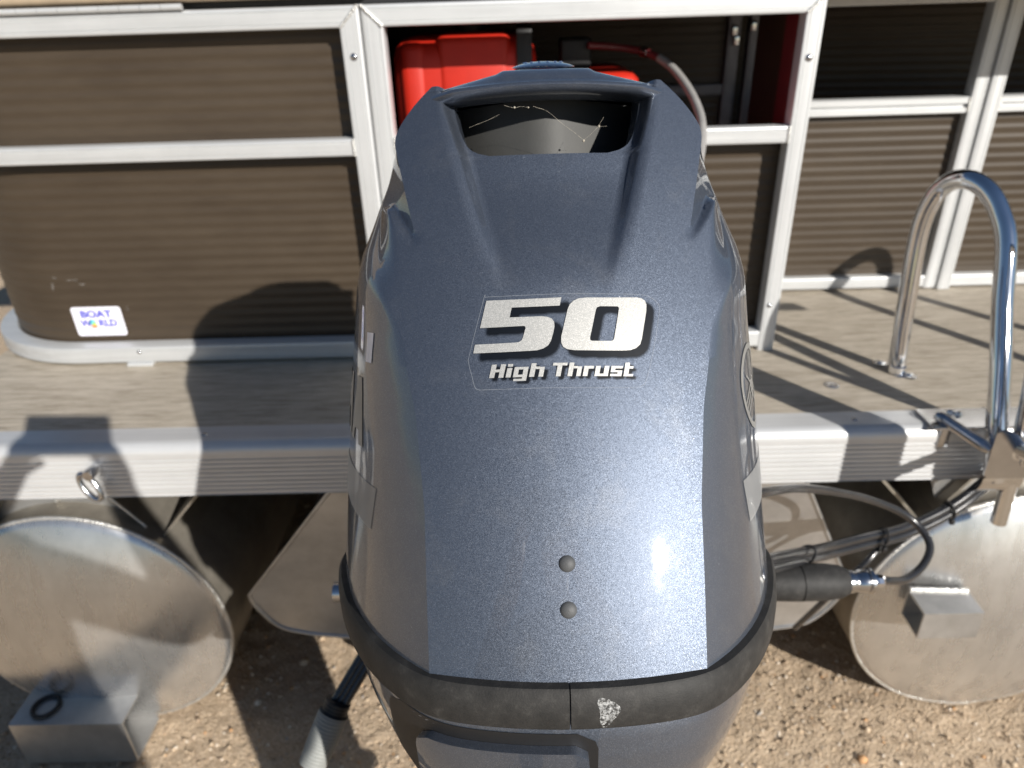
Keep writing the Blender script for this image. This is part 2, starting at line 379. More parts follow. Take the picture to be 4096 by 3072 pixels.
# hanging eye on the beam
ey = MB(); c = Vector((-.835, 1.112, .709))
ey.tube([c+Vector((.014*math.cos(a)-.012*math.sin(a), -.004+.006*math.sin(a), .026*math.sin(a))) for a in np.linspace(0, 2*math.pi, 33)], .0052, 10)
ey.lathe([(.0001, -.006), (.010, -.006), (.011, 0), (.011, .010), (.008, .022)], (-.829, 1.108, .737), (0, 1, 0), 12)
sp(ey.obj('eye_bolt', M_CHROMEB, None, True), beam)

GY = 1.85                                    # front face of the boarding gate
FY = 1.49                                    # front face of the stern fence
RP = rail_prof(.0190, .038); PP = rail_prof(.0200, .040)
RF = Vector((0, -1, 0))
def rail(path, prof, k0=0, k1=0, name='rail', mat=M_RAILX): return bp(MB().sweep(path, prof, RF, k0, k1).obj(name, mat, None, True, 30))
# corner curve of the port fence in plan
def corner(off):                             # plan curve, offset inward by off
    c = Vector((-1.04, 1.81)); r = .32-off; pts = [Vector((-1.04+.0, 1.49+off))]
    for k in range(1, 15):
        a = -math.pi/2 - math.pi/2*k/14; pts.append(Vector((c.x+r*math.cos(a), c.y+r*math.sin(a))))
    pts.append(Vector((-1.04-r, 3.5))); return pts
def curved_rail(zc, prof, xr, k1=0, name='rail'):
    pl = [Vector((p.x, p.y, zc)) for p in corner(0)][::-1] + [Vector((xr, FY, zc))]
    m = MB(); rows = []
    L = len(pl)
    for i, p in enumerate(pl):
        t = (pl[min(i+1, L-1)]-pl[max(i-1, 0)]).normalized(); B = Vector((t.y, -t.x, 0)); A = t.cross(B)
        kk = k1 if i == L-1 else 0
        rows.append([p + A*a + B*b + t*(kk*a) for a, b in prof])
    m.grid(rows, True); return bp(m.obj(name, M_RAILX, None, True, 30))
tr = curved_rail(1.492, RP, -.289-.019, k1=-1)
mr = curved_rail(1.257, rail_prof(.017, .036), -.3295)
br = curved_rail(.808, rail_prof(.020, .042), -.3295)
ps = rail([(-.309, FY, .79), (-.309, FY, 1.492)], PP, 0, 1, 'post', M_RAILZ)
p2 = rail([(-.2665, FY+.001, DZ), (-.2665, FY+.001, 1.492)], PP, 0, -1, 'post', M_RAILZ)
p3 = rail([(.5625, FY+.001, DZ), (.5625, FY+.001, 1.492)], rail_prof(.0180, .040), 0, 1, 'post', M_RAILZ)
tc_ = rail([(-.2665, FY+.001, 1.492), (.5625, FY+.001, 1.492)], rail_prof(.0190, .040), 1, -1)
mc = rail([(-.2462, FY+.002, 1.257), (.5443, FY+.002, 1.257)], rail_prof(.0165, .036))
bc = rail([(-.2462, FY+.002, .808), (.5443, FY+.002, .808)], rail_prof(.019, .036))
# welds at mitres and joints
for pth, pr in (([(-.3285, FY-.0005, 1.4725), (-.291, FY-.0005, 1.5105)], tr), ([(-.2855, FY, 1.5105), (-.2475, FY, 1.4735)], tc_), ([(.545, FY, 1.4735), (.580, FY, 1.5095)], tc_),
                ([(-.3298, FY-.0005, 1.241), (-.3298, FY-.0005, 1.273)], mr), ([(.5445, FY+.0015, 1.241), (.5445, FY+.0015, 1.273)], mc), ([(-.2462, FY+.0015, 1.241), (-.2462, FY+.0015, 1.273)], mc)):
    sp(bead(pth, .0028, M_WELD, None), pr)
def rivet(x, y, z, par, r=.0075, n=(0, -1, 0)):
    return sp(MB().lathe([(.0001, r*.55), (r*.45, r*.5), (r*.8, r*.28), (r, 0), (r*1.05, -.001)], (x, y, z), n, 16).obj('rivet', M_CHROMEB, None, True), par)
rivet(-.308, FY, 1.423, ps); rivet(.561, FY+.001, 1.397, p3); rivet(.557, FY+.001, .891, p3, .006); rivet(-.89, FY-.0005, .815, br, .005)
ft = MB().box(-.925, -.865, FY-.006, FY+.03, DZ, .7885, .002).obj('foot', M_RAILX, None); sp(ft, br)
ft = MB().box(-.36, -.30, FY-.004, FY+.03, DZ, .7885, .002).obj('foot', M_RAILX, None); sp(ft, br)

# corrugated panels
PITCH_RIB = .0238
def panel(plan, z0, z1, name='side_panel', amp=.0008, mat=M_PANEL):
    n = max(6, int((z1-z0)/PITCH_RIB*8)); rows = []
    plan = [Vector((p[0], p[1], 0)) for p in plan]; L = len(plan); nr = []
    for i in range(L):
        t = (plan[min(i+1, L-1)]-plan[max(i-1, 0)]).normalized(); nr.append(Vector((t.y, -t.x, 0)))
    for k in range(n+1):
        zz = z0+(z1-z0)*k/n; o_ = amp*math.sin(2*math.pi*zz/PITCH_RIB)
        rows.append([p+nn*o_+Vector((0, 0, zz)) for p, nn in zip(plan, nr)])
    m = MB().grid(rows); back = [[q - nn*.004 for q, nn in zip(r_, nr)] for r_ in (rows[0], rows[-1])]
    return bp(m.obj(name, mat, None, True, None))
cl = [(p.x, p.y) for p in corner(.043)][::-1]
panel(cl + [(-.32, FY+.045)], .80, 1.252); panel(cl + [(-.32, FY+.045)], 1.262, 1.495)
panel([(-.26, FY+.048), (.56, FY+.048)], .80, 1.252)
# pale scratches on the lower port panel
lowp = [o for o in boat.children if o.name.startswith('side_panel')][0]
for x, zz, wd, h_ in ((-1.062, .986, .010, .003), (-1.035, .979, .028, .0035), (-1.006, .968, .014, .004), (-1.07, .956, .006, .02), (-.915, .905, .006, .01)):
    sp(MB().add([(x, FY+.0405, zz), (x+wd, FY+.0405, zz-.002), (x+wd*1.1, FY+.0405, zz+h_), (x+wd*.2, FY+.0405, zz+h_*.8)], [(0, 1, 2, 3)]).obj('scratch', M_SCRATCH, None), lowp)
# deep inner face of the right post, the tank's red reflection painted on it, and boards that close the compartment
bp(MB().box(.5465, .5605, FY+.042, FY+.115, 1.245, 1.4725, .002).obj('post_reflection', M_MAROON))
bp(MB().box(-.288, -.279, FY+.045, 2.55, DZ+.001, 1.511).obj('compartment_wall', M_BLACK))
bp(MB().box(.566, .574, FY+.09, 1.846, DZ+.001, 1.511).obj('compartment_wall', M_PANEL))
bp(MB().box(-.278, .564, 1.575, 2.1, 1.095, 1.11, .002).obj('shelf', M_BLACK))
shade_lid = bp(MB().box(-1.30, 2.62, FY+.044, 3.3, 1.5125, 1.523).obj('shade_board', M_BLACK))  # unseen board added to keep sun out of the compartment
bp(MB().box(-.279, 2.6, 2.66, 2.68, DZ+.001, 1.511).obj('compartment_wall', M_BLACK))
# inner framed corrugated wall seen through the opening
bp(MB().box(2.60, 2.615, GY+.05, 2.66, DZ+.001, 1.511).obj('compartment_wall', M_BLACK))  # unseen end wall added to stop light entering
panel([(-.28, 2.24), (.60, 2.24)], 1.10, 1.505, 'bulkhead_panel')
panel([(.66, 2.50), (1.10, 2.44), (2.4, 2.2)], DZ+.01, 1.505, 'bulkhead_panel')
for x in (.615, .675): rail([(x, 2.215, .79), (x, 2.215, 1.51)], rail_prof(.018, .036), name='bulkhead_post', mat=M_DALU)
ir = rail([(-.27, 2.218, 1.27), (.596, 2.218, 1.27)], rail_prof(.016, .03), name='bulkhead_rail', mat=M_DALU)
for x, zz in ((.604, 1.41), (.612, 1.385), (.655, 1.42)):
    sp(MB().box(x, x+.014, 2.196, 2.214, zz, zz+.028, .003).obj('latch', M_CHROME, None, True), ir)

# recessed boarding gate, starboard
gl = rail([(.696, GY, .785), (.696, GY, 1.512)], rail_prof(.019, .038), name='post', mat=M_RAILZ)
g1 = rail([(1.121, GY, .785), (1.121, GY, 1.512)], rail_prof(.0165, .038), name='post', mat=M_RAILZ)
g2 = rail([(1.158, GY-.006, .782), (1.158, GY-.006, 1.512)], rail_prof(.0175, .044), name='post', mat=M_RAILZ)
STEP = [(-.019, -.004), (-.016, 0), (-.004, 0), (-.001, -.007), (.004, -.007), (.006, 0), (.017, 0), (.019, -.004), (.019, -.036), (-.019, -.036)]
for (xa, xb) in ((.716, 1.1035), (1.1765, 2.3)):
    a_ = rail([(xa, GY+.001, 1.495), (xb, GY+.001, 1.495)], rail_prof(.017, .036)); b_ = rail([(xa, GY+.001, 1.256), (xb, GY+.001, 1.256)], STEP)
    c_ = rail([(xa, GY+.001, .803), (xb, GY+.001, .803)], rail_prof(.016, .034))
    panel([(xa-.01, GY+.026), (xb+.01, GY+.026)], .79, 1.252)
    sp(bead([(xa+.001 if xa > 1 else xb, GY+.0005, 1.240), (xa+.001 if xa > 1 else xb, GY+.0005, 1.272)], .003, M_WELD, None), b_)

# hinge on the port rail
hg = bp(MB().box(-1.0, -.612, FY-.002, FY+.02, 1.5115, 1.513).obj('hinge', M_CHROMEB))
x = -.614; k = 0
while x > -1.02:
    x2 = x-.0385; sp(MB().tube([(x2+.0006, FY-.004, 1.5165), (x-.0006, FY-.004, 1.5165)], .0058, 12).obj('knuckle', M_RAILX, None, True), hg); x = x2
# tan seat base overhanging the rail
cu = MB().box(-1.34, -.27, FY+.004, 2.2, 1.5245, 1.66, .012).obj('seat_cushion', M_TAN, None, True); bp(cu)

# pontoons
def pontoon(cx):
    cz, r, y0 = .315, .300, 1.132
    n = 72; rows = []
    for y in (y0+.004, 7.6): rows.append([Vector((cx+r*math.cos(a), y, cz+r*math.sin(a))) for a in [2*math.pi*k/n for k in range(n)]])
    log = bp(MB().grid(rows, True).obj('pontoon', M_LOG, None, True, 40))
    m = MB(); rr = [0.0005, .04, .08, .12, .15, .18, .21, .235, .255, .27, .285, .296, .2995]
    rows = [[Vector((cx+q*math.cos(a), y0-.070*(1-(q/.3)**2)+(.004 if q > .299 else 0), cz+q*math.sin(a))) for a in [2*math.pi*k/n for k in range(n)]] for q in rr]
    m.grid(rows, True); sp(m.obj('end_cap', M_CAP, None, True, None), log)
    ring = [(cx+.3005*math.cos(a), y0+.004, cz+.3005*math.sin(a)) for a in np.linspace(0, 2*math.pi, 181)]
    sp(bead(ring, .0042, M_WELD, None, amp=.25), log)
    for sgn in (-1, 1):                       # M brackets up to the deck
        for xa, xb in ((.10, .17), (.315, .20)):
            zb = cz+math.sqrt(.3**2-xb**2)
            m = MB(); t_ = .0035
            q = [Vector((cx+sgn*xa-t_, 0, .664)), Vector((cx+sgn*xa+t_, 0, .664)), Vector((cx+sgn*xb+t_, 0, zb)), Vector((cx+sgn*xb-t_, 0, zb))]
            m.grid([[v+Vector((0, y, 0)) for v in q] for y in (1.165, 7.0)], True); m.f.append((0, 1, 2, 3))
            sp(m.obj('bracket', M_LOG, None), log)
    m = MB(); top = [(-.20, .664), (.10, .664), (.17, .5625), (.12, .590), (.06, .609), (0, .6155), (-.06, .609), (-.12, .590), (-.16, .569)]
    m.grid([[Vector((cx+a, y, b)) for a, b in top] for y in (1.19, 1.194)], True); m.f.append(tuple(range(len(top)))); m.f.append(tuple(range(len(top), 2*len(top))))
    sp(m.obj('gusset', M_MILL, None), log)
    sp(bead([(cx-.015, 1.187, .619), (cx+.035, 1.187, .663)], .0045, M_WELD, None), log)
    sp(bead([(cx+.172, 1.163, .565), (cx+.105, 1.163, .661)], .003, M_WELD, None), log)
    return log
lp = pontoon(-.962); rp_ = pontoon(1.010)
def channel(x0, x1, y0, y1, z0, z1, t, par, open_x):   # square tube welded to an end cap
    m = MB()
    o_ = [(y0, z0), (y1, z0), (y1, z1), (y0, z1)]; i_ = [(y0+t, z0+t), (y1-t, z0+t), (y1-t, z1-t), (y0+t, z1-t)]
    ro = [[Vector((x, y, z)) for y, z in o_] for x in (x0, x1)]; ri = [[Vector((x, y, z)) for y, z in i_] for x in (x1, x0)]
    m.grid(ro, True); m.grid(ri, True)
    for x, a, b in ((x0, 0, 12), (x1, 4, 8)):
        for k in range(4):
            q = (k+1) % 4; m.f.append((a+k, a+q, b+q, b+k))
    o = m.obj('square_tube', M_MILL, None); sp(o, par); return o
channel(-1.145, -.893, 1.018, 1.1275, .012, .142, .004, lp, 1)
channel(.772, .888, 1.012, 1.0790, .366, .432, .004, rp_, -1)
sp(bead([(.774, 1.078, .4345), (.886, 1.070, .4345)], .0052, M_WELD, None), rp_)
sp(bead([(-1.13, 1.126, .145), (-1.09, 1.126, .145)], .0035, M_WELD, None), lp); sp(bead([(-.94, 1.126, .145), (-.90, 1.126, .145)], .0035, M_WELD, None), lp)
# black rubber ring on the port tube
rg = MB().tube([(-1.085+.027*math.cos(a), 1.062+.027*math.sin(a), .1465) for a in np.linspace(0, 2*math.pi, 41)], .0048, 10).obj('rubber_ring', M_BLACK, None, True)
tag(rg, 'small black rubber ring lying on the square tube of the left pontoon', 'ring')
sp(MB().box(.985, 1.045, 1.134, 1.15, .004, .016, .003).obj('keel_tab', M_WELD, None), rp_)

# motor pod between the pontoons
pod_out = [(-.400, .70), (-.385, .665), (-.606, .385), (-.600, .355), (-.560, .293), (-.500, .268), (-.430, .256), (-.385, .245), (-.36, .20), (-.33, .13), (-.25, .10), (.33, .10), (.41, .13), (.44, .20), (.465, .245),
           (.51, .250), (.555, .256), (.615, .270), (.655, .310), (.684, .365), (.684, .39), (.555, .655), (.56, .70)]
_a = [(p.x, p.z) for p in cat([(x, 0, z) for x, z in pod_out[2:9]], 6)]; _b = [(p.x, p.z) for p in cat([(x, 0, z) for x, z in pod_out[13:21]], 6)]
pod_out = pod_out[:2]+_a+pod_out[9:13]+_b+pod_out[21:]
m = MB(); m.grid([[Vector((x, y, z)) for x, z in pod_out] for y in (1.148, 1.154)], True); n_ = len(pod_out); m.f += [tuple(range(n_)), tuple(range(n_, 2*n_))]
pod = bp(m.obj('motor_pod', M_POD))
lip = [(x, 1.147, z) for x, z in pod_out[1:-1]]; sp(MB().tube(lip, .0040, 8).obj('pod_lip', M_POD, None, True), pod)
m = MB(); m.grid([[Vector((x*.9+.004, y, .70 if z > .69 else z)) for x, z in pod_out] for y in (1.156, 2.6)], False); sp(m.obj('pod_body', M_POD, None), pod)
m = MB().box(-.20, .26, 1.02, 1.146, .30, .70, .01); sp(m.obj('transom', M_POD, None), pod)

# dealer sticker on the lower port panel
st = empty('sticker'); bpy.data.objects.remove(st)
SY = FY+.0405
def round_rect(x0, x1, z0, z1, r, y, n=6):
    out = []
    for cx, cz, a0 in ((x1-r, z0+r, -90), (x1-r, z1-r, 0), (x0+r, z1-r, 90), (x0+r, z0+r, 180)):
        for k in range(n+1):
            a = R(a0+90*k/n); out.append((cx+r*math.cos(a), y, cz+r*math.sin(a)))
    return out
q = round_rect(-1.044, -.928, .842, .914, .007, SY); q2 = round_rect(-1.044, -.928, .842, .914, .007, SY+.0004)
m = MB().grid([[Vector(p) for p in q], [Vector(p) for p in q2]], True); m.f.append(tuple(range(len(q))))
stk = bp(m.obj('sticker', M_WHITE)); stk['label'] = 'white sticker with blue lettering and a globe'
def text_mesh(txt, size, loc, mat, name, parent, bold=.0, shear=0., sx=1.0, space=1.0, rot=(R(90), 0, 0)):
    cu = bpy.data.curves.new(name, 'FONT'); cu.body = txt; cu.size = size; cu.offset = bold; cu.shear = shear; cu.space_character = space; cu.resolution_u = 4
    o = bpy.data.objects.new(name, cu); col.objects.link(o); bpy.context.view_layer.update()
    me = bpy.data.meshes.new_from_object(o.evaluated_get(bpy.context.evaluated_depsgraph_get())); bpy.data.objects.remove(o)
    me.materials.clear(); me.materials.append(mat); mt = Matrix.Translation(loc) @ Matrix.Rotation(R(90), 4, 'X') @ Matrix.Diagonal((sx, 1, 1, 1)); me.transform(mt)
    ob = bpy.data.objects.new(name, me); col.objects.link(ob); ob.parent = parent; return ob
text_mesh('BOAT', .0235, (-1.0255, SY-.0003, .8885), M_BLUE, 'lettering', stk, .0012, sx=1.18)
text_mesh('W', .0225, (-1.030, SY-.0003, .8665), M_BLUE, 'lettering', stk, .0011, sx=1.05)
text_mesh('RLD', .0225, (-.988, SY-.0003, .8665), M_BLUE, 'lettering', stk, .0011, sx=1.05)
def disc(cx, cz, rx, rz, y, mat, name, a0=0, a1=360, n=24):
    pts = [(cx+rx*math.cos(R(a0+(a1-a0)*k/n)), y, cz+rz*math.sin(R(a0+(a1-a0)*k/n))) for k in range(n+(0 if a1-a0 == 360 else 1))]
    return mesh_obj(name, pts, [tuple(range(len(pts)))], mat, stk)
disc(-1.0015, .8745, .0078, .0085, SY-.0003, M_CYAN, 'globe'); disc(-.9985, .872, .0045, .0045, SY-.00045, M_GREEN, 'globe_land'); disc(-1.000, .8690, .0092, .0062, SY-.0006, M_ORANGE, 'globe_swoosh', 180, 360)
for k, (x0, x1, zz) in enumerate(((-1.030, -.944, .8585), (-1.014, -.958, .8530))):
    v = []; f = []; x = x0
    while x < x1:
        wd = random.uniform(.0012, .0034); b = len(v); v += [(x, SY-.0003, zz), (x+wd, SY-.0003, zz), (x+wd, SY-.0003, zz+.0032), (x, SY-.0003, zz+.0032)]; f.append((b, b+1, b+2, b+3)); x += wd+.0008
    mesh_obj('small_print', v, f, M_LGREY, stk)
fr = round_rect(-1.041, -.931, .845, .911, .005, SY-.0002); fi = round_rect(-1.0404, -.9316, .8456, .9104, .0046, SY-.0002)
MB().grid([[Vector(p) for p in fr], [Vector(p) for p in fi]], True).obj('printed_border', M_BLUE, stk)

# ================================================================ OUTBOARD MOTOR
TILT = R(19); P0 = Vector((.026, .473, 1.039))
motor = empty('outboard_motor', P0, (-TILT, 0, 0))
tag(motor, 'blue grey metallic outboard motor tilted up at the stern, marked 50', 'outboard motor')
def s2(w_): return w_*w_*(3-2*w_)
def vr(w_): return -.165+.25*w_+.45*w_*w_
KU = 1.6
W_ALL = np.concatenate([np.linspace(-.014, .377, 170), np.linspace(.377, .4415, 26)[1:]]); NR1 = 170
def table(pts, smooth=3):
    x, y = zip(*sorted(pts)); v = np.interp(W_ALL, x, y)
    for _ in range(smooth):
        p = np.pad(v, 2, mode='edge'); p[:2] = 2*v[0]-v[2:0:-1]; p[-2:] = 2*v[-1]-v[-2:-4:-1]; v = (p[:-4]+4*p[1:-3]+6*p[2:-2]+4*p[3:-1]+p[4:])/16
    return v
T_B = table([(-.01, .030), (.20, .036), (.27, .0445), (.281, .047), (.332, .063), (.378, .076), (.415, .088), (.4415, .0945)])
T_C = table([(-.01, .070), (.15, .080), (.25, .095), (.30, .105), (.344, .1175), (.396, .1315), (.408, .1258), (.422, .1165), (.434, .1065), (.4415, .0985)], 6)
T_D = table([(-.01, .0945), (.118, .098), (.18, .105), (.238, .119), (.262, .133), (.274, .140), (.31, .1445), (.335, .1465), (.346, .1450), (.358, .1400), (.38, .1350), (.396, .1327), (.408, .1270), (.422, .1176), (.434, .1074), (.4415, .0992)], 6)
T_A = table([(-.013, .204), (.046, .199), (.11, .193), (.177, .187), (.244, .1795), (.275, .1755), (.30, .1710), (.34, .155), (.358, .1460), (.38, .1375), (.396, .1340), (.408, .1280), (.422, .1186), (.434, .1084), (.4415, .1000)], 2)
T_G = table([(-.01, .034), (.35, .034), (.38, .026), (.4415, .014)])
def dd(i, t):                                # set-back of the upper flank behind the fin line
    w_ = W_ALL[i]; st = s2(min(1, max(0, (w_-.297-.036*min(1, t/.55))/.0075)))
    q = max(0, (t-.55)/.45); F = s2(min(1, max(0, (w_-.258)/.080)))
    return T_G[i]*t*max(st, F*q)
T_VW = table([(-.01, .055), (.28, .06), (.35, .085), (.4415, .12)])
T_VF = table([(-.01, .355), (.2, .345), (.35, .31), (.4415, .26)])
T_REC = np.array([.018*s2(min(1, max(0, (w_-.262)/.10))) for w_ in W_ALL])
T_H = np.interp(W_ALL, [.377, .3785, .3805, .384, .388, .394, .402, .415, .424, .4415], [.049, .0555, .0610, .0660, .0690, .0720, .0750, .0785, .0805, .083])
def rear_v(u, w_):                          # panel surface without the recess
    return vr(w_)+KU*u*u
SEG = [8, 5, 6, 12, 14, 16]
def half(i):
    w_ = W_ALL[i]; B, Cc, D, A = T_B[i], T_C[i], T_D[i], T_A[i]; v0 = vr(w_); rec = T_REC[i]
    hole = i >= NR1-1
    inner = T_H[i] if (hole and i > NR1-1) else max(.008, B-.017)
    if i == NR1-1: inner = T_H[i]
    B = max(B, inner+.006)
    pts = []
    def S(u):
        q = (u-(B-.0095))/.0095; return 1-s2(min(1, max(0, q)))
    for k in range(SEG[0]): u = inner*k/SEG[0]; pts.append((u, v0+KU*u*u+rec*S(u)))
    for k in range(SEG[1]): u = inner+(B-inner)*k/SEG[1]; pts.append((u, v0+KU*u*u+rec*S(u)))
    for k in range(SEG[2]): u = B+(Cc-B)*k/SEG[2]; pts.append((u, v0+KU*u*u))
    vC = v0+KU*Cc*Cc; vD = v0+KU*D*D+dd(i, 1)
    for k in range(SEG[3]):
        t = k/SEG[3]; u = Cc+(D-Cc)*t; pts.append((u, v0+KU*u*u+dd(i, t)))
    cu_, cv_ = D+.70*(A-D), vD+.31*(T_VW[i]-vD)
    for k in range(SEG[4]):
        t = k/SEG[4]; pts.append(((1-t)**2*D+2*t*(1-t)*cu_+t*t*A, (1-t)**2*vD+2*t*(1-t)*cv_+t*t*T_VW[i]))
    for k in range(SEG[5]+1):
        a = math.pi/2*k/SEG[5]; pts.append((A*max(0, math.cos(a))**.62, T_VW[i]+(T_VF[i]-T_VW[i])*math.sin(a)**.8))
    return pts
NH = sum(SEG)+1
rows = []
for i in range(len(W_ALL)):
    h = half(i); rows.append([Vector((u, v, W_ALL[i])) for u, v in h] + [Vector((-u, v, W_ALL[i])) for u, v in h[-2:0:-1]])
NC = len(rows[0])
cv = [p for r_ in rows for p in r_]; cf = []
NI = SEG[0]                                 # columns inside the opening
for i in range(len(rows)-1):
    for j in range(NC):
        if i >= NR1-1 and (j < NI or j >= NC-NI): continue
        k = (j+1) % NC; cf.append((i*NC+j, i*NC+k, (i+1)*NC+k, (i+1)*NC+j))
cowl = mesh_obj('cowl', cv, cf, M_PAINT, motor, True)
me = cowl.data
cC, cD = SEG[0]+SEG[1]+SEG[2], SEG[0]+SEG[1]+SEG[2]+SEG[3]
sharp = np.zeros(len(me.edges), dtype=bool)
for e in me.edges:
    a, b = e.vertices; ja, jb = a % NC, b % NC
    if ja != jb: continue
    wmin = W_ALL[min(a, b)//NC]
    if ja in (cC, NC-cC) and wmin > .312: sharp[e.index] = True
    if ja in (cD, NC-cD) and wmin < .215: sharp[e.index] = True
at = me.attributes.new('sharp_edge', 'BOOLEAN', 'EDGE'); at.data.foreach_set('value', sharp)
bvh = BVHTree.FromPolygons([tuple(v) for v in cv], cf)

# lip of the opening and roof with the carrying bar
m = MB(); loop = []
i0 = NR1-1
bot = [rows[i0][j] for j in range(NI, 0, -1)] ; 
edge = [rows[i][NI] for i in range(len(rows)-1, i0-1, -1)] + [rows[i0][j] for j in range(NI-1, -1, -1)]
edge = edge + [Vector((-p.x, p.y, p.z)) for p in edge[-2::-1]]
m.grid([edge, [p+Vector((p.x*-.012, .0035, -.0005)) for p in edge], [p+Vector((-p.x*.04, .022, -.004)) for p in edge]]); m.obj('opening_lip', M_PAINT, cowl, True)
def wtop(u):
    u = abs(u)
    a = .4545 if u < .036 else (.4545-.0033*s2((u-.036)/.009) if u < .045 else (.4512-.0092*(u-.045)/.043 if u < .088 else .4420+.0005*min(1, (u-.088)/.0105)))
    return a - .6*u*u*.0
rows2 = []
us = np.concatenate([np.linspace(-.1005, -.05, 20), np.linspace(-.048, -.034, 9), np.linspace(-.032, .032, 17), np.linspace(.034, .048, 9), np.linspace(.05, .1005, 20)])
for u in us:
    v0 = .0155+KU*u*u; wt = wtop(u); r_ = []
    fade = 1 if abs(u) < .08 else max(0, (.1005-abs(u))/.0205)
    for dv, ww in ((.040, .4290), (.012, .4275), (.005, .4280), (.001, .4300), (-.0010, .4325), (.0002, .4350), (.0045, .4366), (.010, .4377)): r_.append(Vector((u, v0+dv+(1-fade)*.012, ww-.35*u*u)))
    lo = .4377-.35*u*u
    for t in np.linspace(0, 1, 9)[1:]: r_.append(Vector((u, v0+.010+.030*t, lo+(wt-lo)*(1-(1-t)**1.8))))
    ve = .24+.02*math.sqrt(max(0, 1-(u/.1005)**2))
    for t in np.linspace(0, 1, 14)[1:]:
        v_ = v0+.040+(ve-v0-.040)*t; r_.append(Vector((u, v_, wt+.22*min(v_-v0-.040, .05)*(1 if abs(u) < .040 else max(0, (.07-abs(u))/.03)) - (.0 if v_ < .11 else .9*(v_-.11)**2))))
    r_.append(Vector((u*.98, ve+.012, .425))); r_.append(Vector((u*.98, ve+.02, .38)))
    rows2.append(r_)
roof = MB().grid(rows2).obj('cowl_roof', M_PAINT, cowl, True, 50)
# air intake behind the opening
m = MB(); zt, zb = .434, .352
m.grid([[Vector((-.100, .150, z)), Vector((-.096, .118, z)), Vector((-.05, .092, z)), Vector((-.018, .075, z)), Vector((0, .070, z)), Vector((.018, .075, z)), Vector((.05, .092, z)), Vector((.096, .118, z)), Vector((.100, .150, z))] for z in (zb, .377, .40, .42, zt)])
m.obj('intake_baffle', M_DGREY, motor, True, 60)
MB().grid([[Vector((-.097, .028, .372)), Vector((.097, .028, .372))], [Vector((-.097, .16, .366)), Vector((.097, .16, .366))]]).obj('intake_floor', M_BLACK, motor)
for s_ in (-1, 1): MB().grid([[Vector((s_*.097, .045, z)), Vector((s_*.097, .155, z))] for z in (.36, .415)]).obj('intake_wall', M_BLACK, motor)
# cobwebs in the opening
def web(pts, r=.00007): 
    p = cat(pts, 6); return MB().tube(p, [r*random.uniform(.5, 1.6) for _ in p], 5)
M_WEB = simple('cobweb', (.42, .38, .31), .8)
m = MB()
for pts in ([(-.036, .018, .4175), (-.028, .018, .4155), (-.022, .019, .4165), (-.016, .02, .4158)], [(-.012, .02, .4165), (0, .022, .4125), (.012, .024, .403), (.022, .025, .396), (.030, .026, .3895)], [(.030, .026, .3895), (.036, .026, .394), (.042, .026, .400), (.047, .026, .4075)], [(.042, .026, .400), (.050, .027, .4005)], [(-.066, .024, .402), (-.050, .022, .407), (-.040, .02, .411)]):
    q = web(pts); m.add(q.v, q.f)
for c, r in (((-.0275, .018, .4157), .0009), ((.030, .026, .389), .0012), ((-.016, .02, .4158), .0007), ((.043, .026, .4003), .0011)):
    m.lathe([(.0001, r), (r*.8, r*.5), (r, 0), (r*.7, -r*.6), (.0001, -r)], c, (0, 0, 1), 8)
m.obj('cobweb', M_WEB, motor, True)
# chrome badge on the roof
m = MB(); c = Vector((-.001, .084, .4640)); 
m.grid([[c+Vector((.0285*q*math.cos(a), .025*q*math.sin(a), .0052*(1-q*q)**.8+.22*.025*q*math.sin(a))) for a in np.linspace(0, 2*math.pi, 41)[:-1]] for q in (1, .97, .9, .8, .6, .4, .2, .01)], True)
bd = m.obj('badge', M_CHROME, motor, True)
m = MB()
for k in range(14):
    a = 2*math.pi*k/14; m.box(c.x+.017*math.cos(a)-.0012, c.x+.017*math.cos(a)+.0012, c.y+.014*math.sin(a)-.0016, c.y+.014*math.sin(a)+.0016, c.z+.0015+.22*.014*math.sin(a), c.z+.0043+.22*.014*math.sin(a), .0003)
m.obj('raised_lettering', M_CHROME, bd)

# lower cowl
def wide(wl): return np.interp(wl, [-.26, -.22, -.17, -.13, -.10, -.07, -.05, -.03, -.01], [.50, .60, .73, .835, .895, .945, .968, .983, .985])
base = np.array([(p.x, p.y) for p in rows[6]])
_u = np.linspace(0, 1, 4001); _seg = np.concatenate([[0], np.cumsum(np.linalg.norm(np.roll(base, -1, 0)-base, axis=1))]); _cl = np.vstack([base, base[:1]])
_sm = np.stack([np.interp(np.linspace(0, _seg[-1], 241)[:-1], _seg, _cl[:, k]) for k in (0, 1)], 1)
for _ in range(14): _sm = (np.roll(_sm, 1, 0)+2*_sm+np.roll(_sm, -1, 0))/4
base = [tuple(p) for p in _sm.tolist()]; NB = len(base)
lw = np.concatenate([np.linspace(-.005, -.12, 24), np.linspace(-.125, -.26, 20)])
lrows = []
for wl in lw:
    s_ = wide(wl); lrows.append([Vector((u*s_, (v-.10)*(s_*.9+.1*s_)+.10, wl)) for u, v in base])
lm = MB().grid(lrows, True); lower = lm.obj('cowl_pan', M_PAINT, motor, True, 35)
lv = [p for r_ in lrows for p in r_]; lf = [(i*NB+j, i*NB+(j+1) % NB, (i+1)*NB+(j+1) % NB, (i+1)*NB+j) for i in range(len(lrows)-1) for j in range(NB)]
lbvh = BVHTree.FromPolygons([tuple(v) for v in lv], lf)
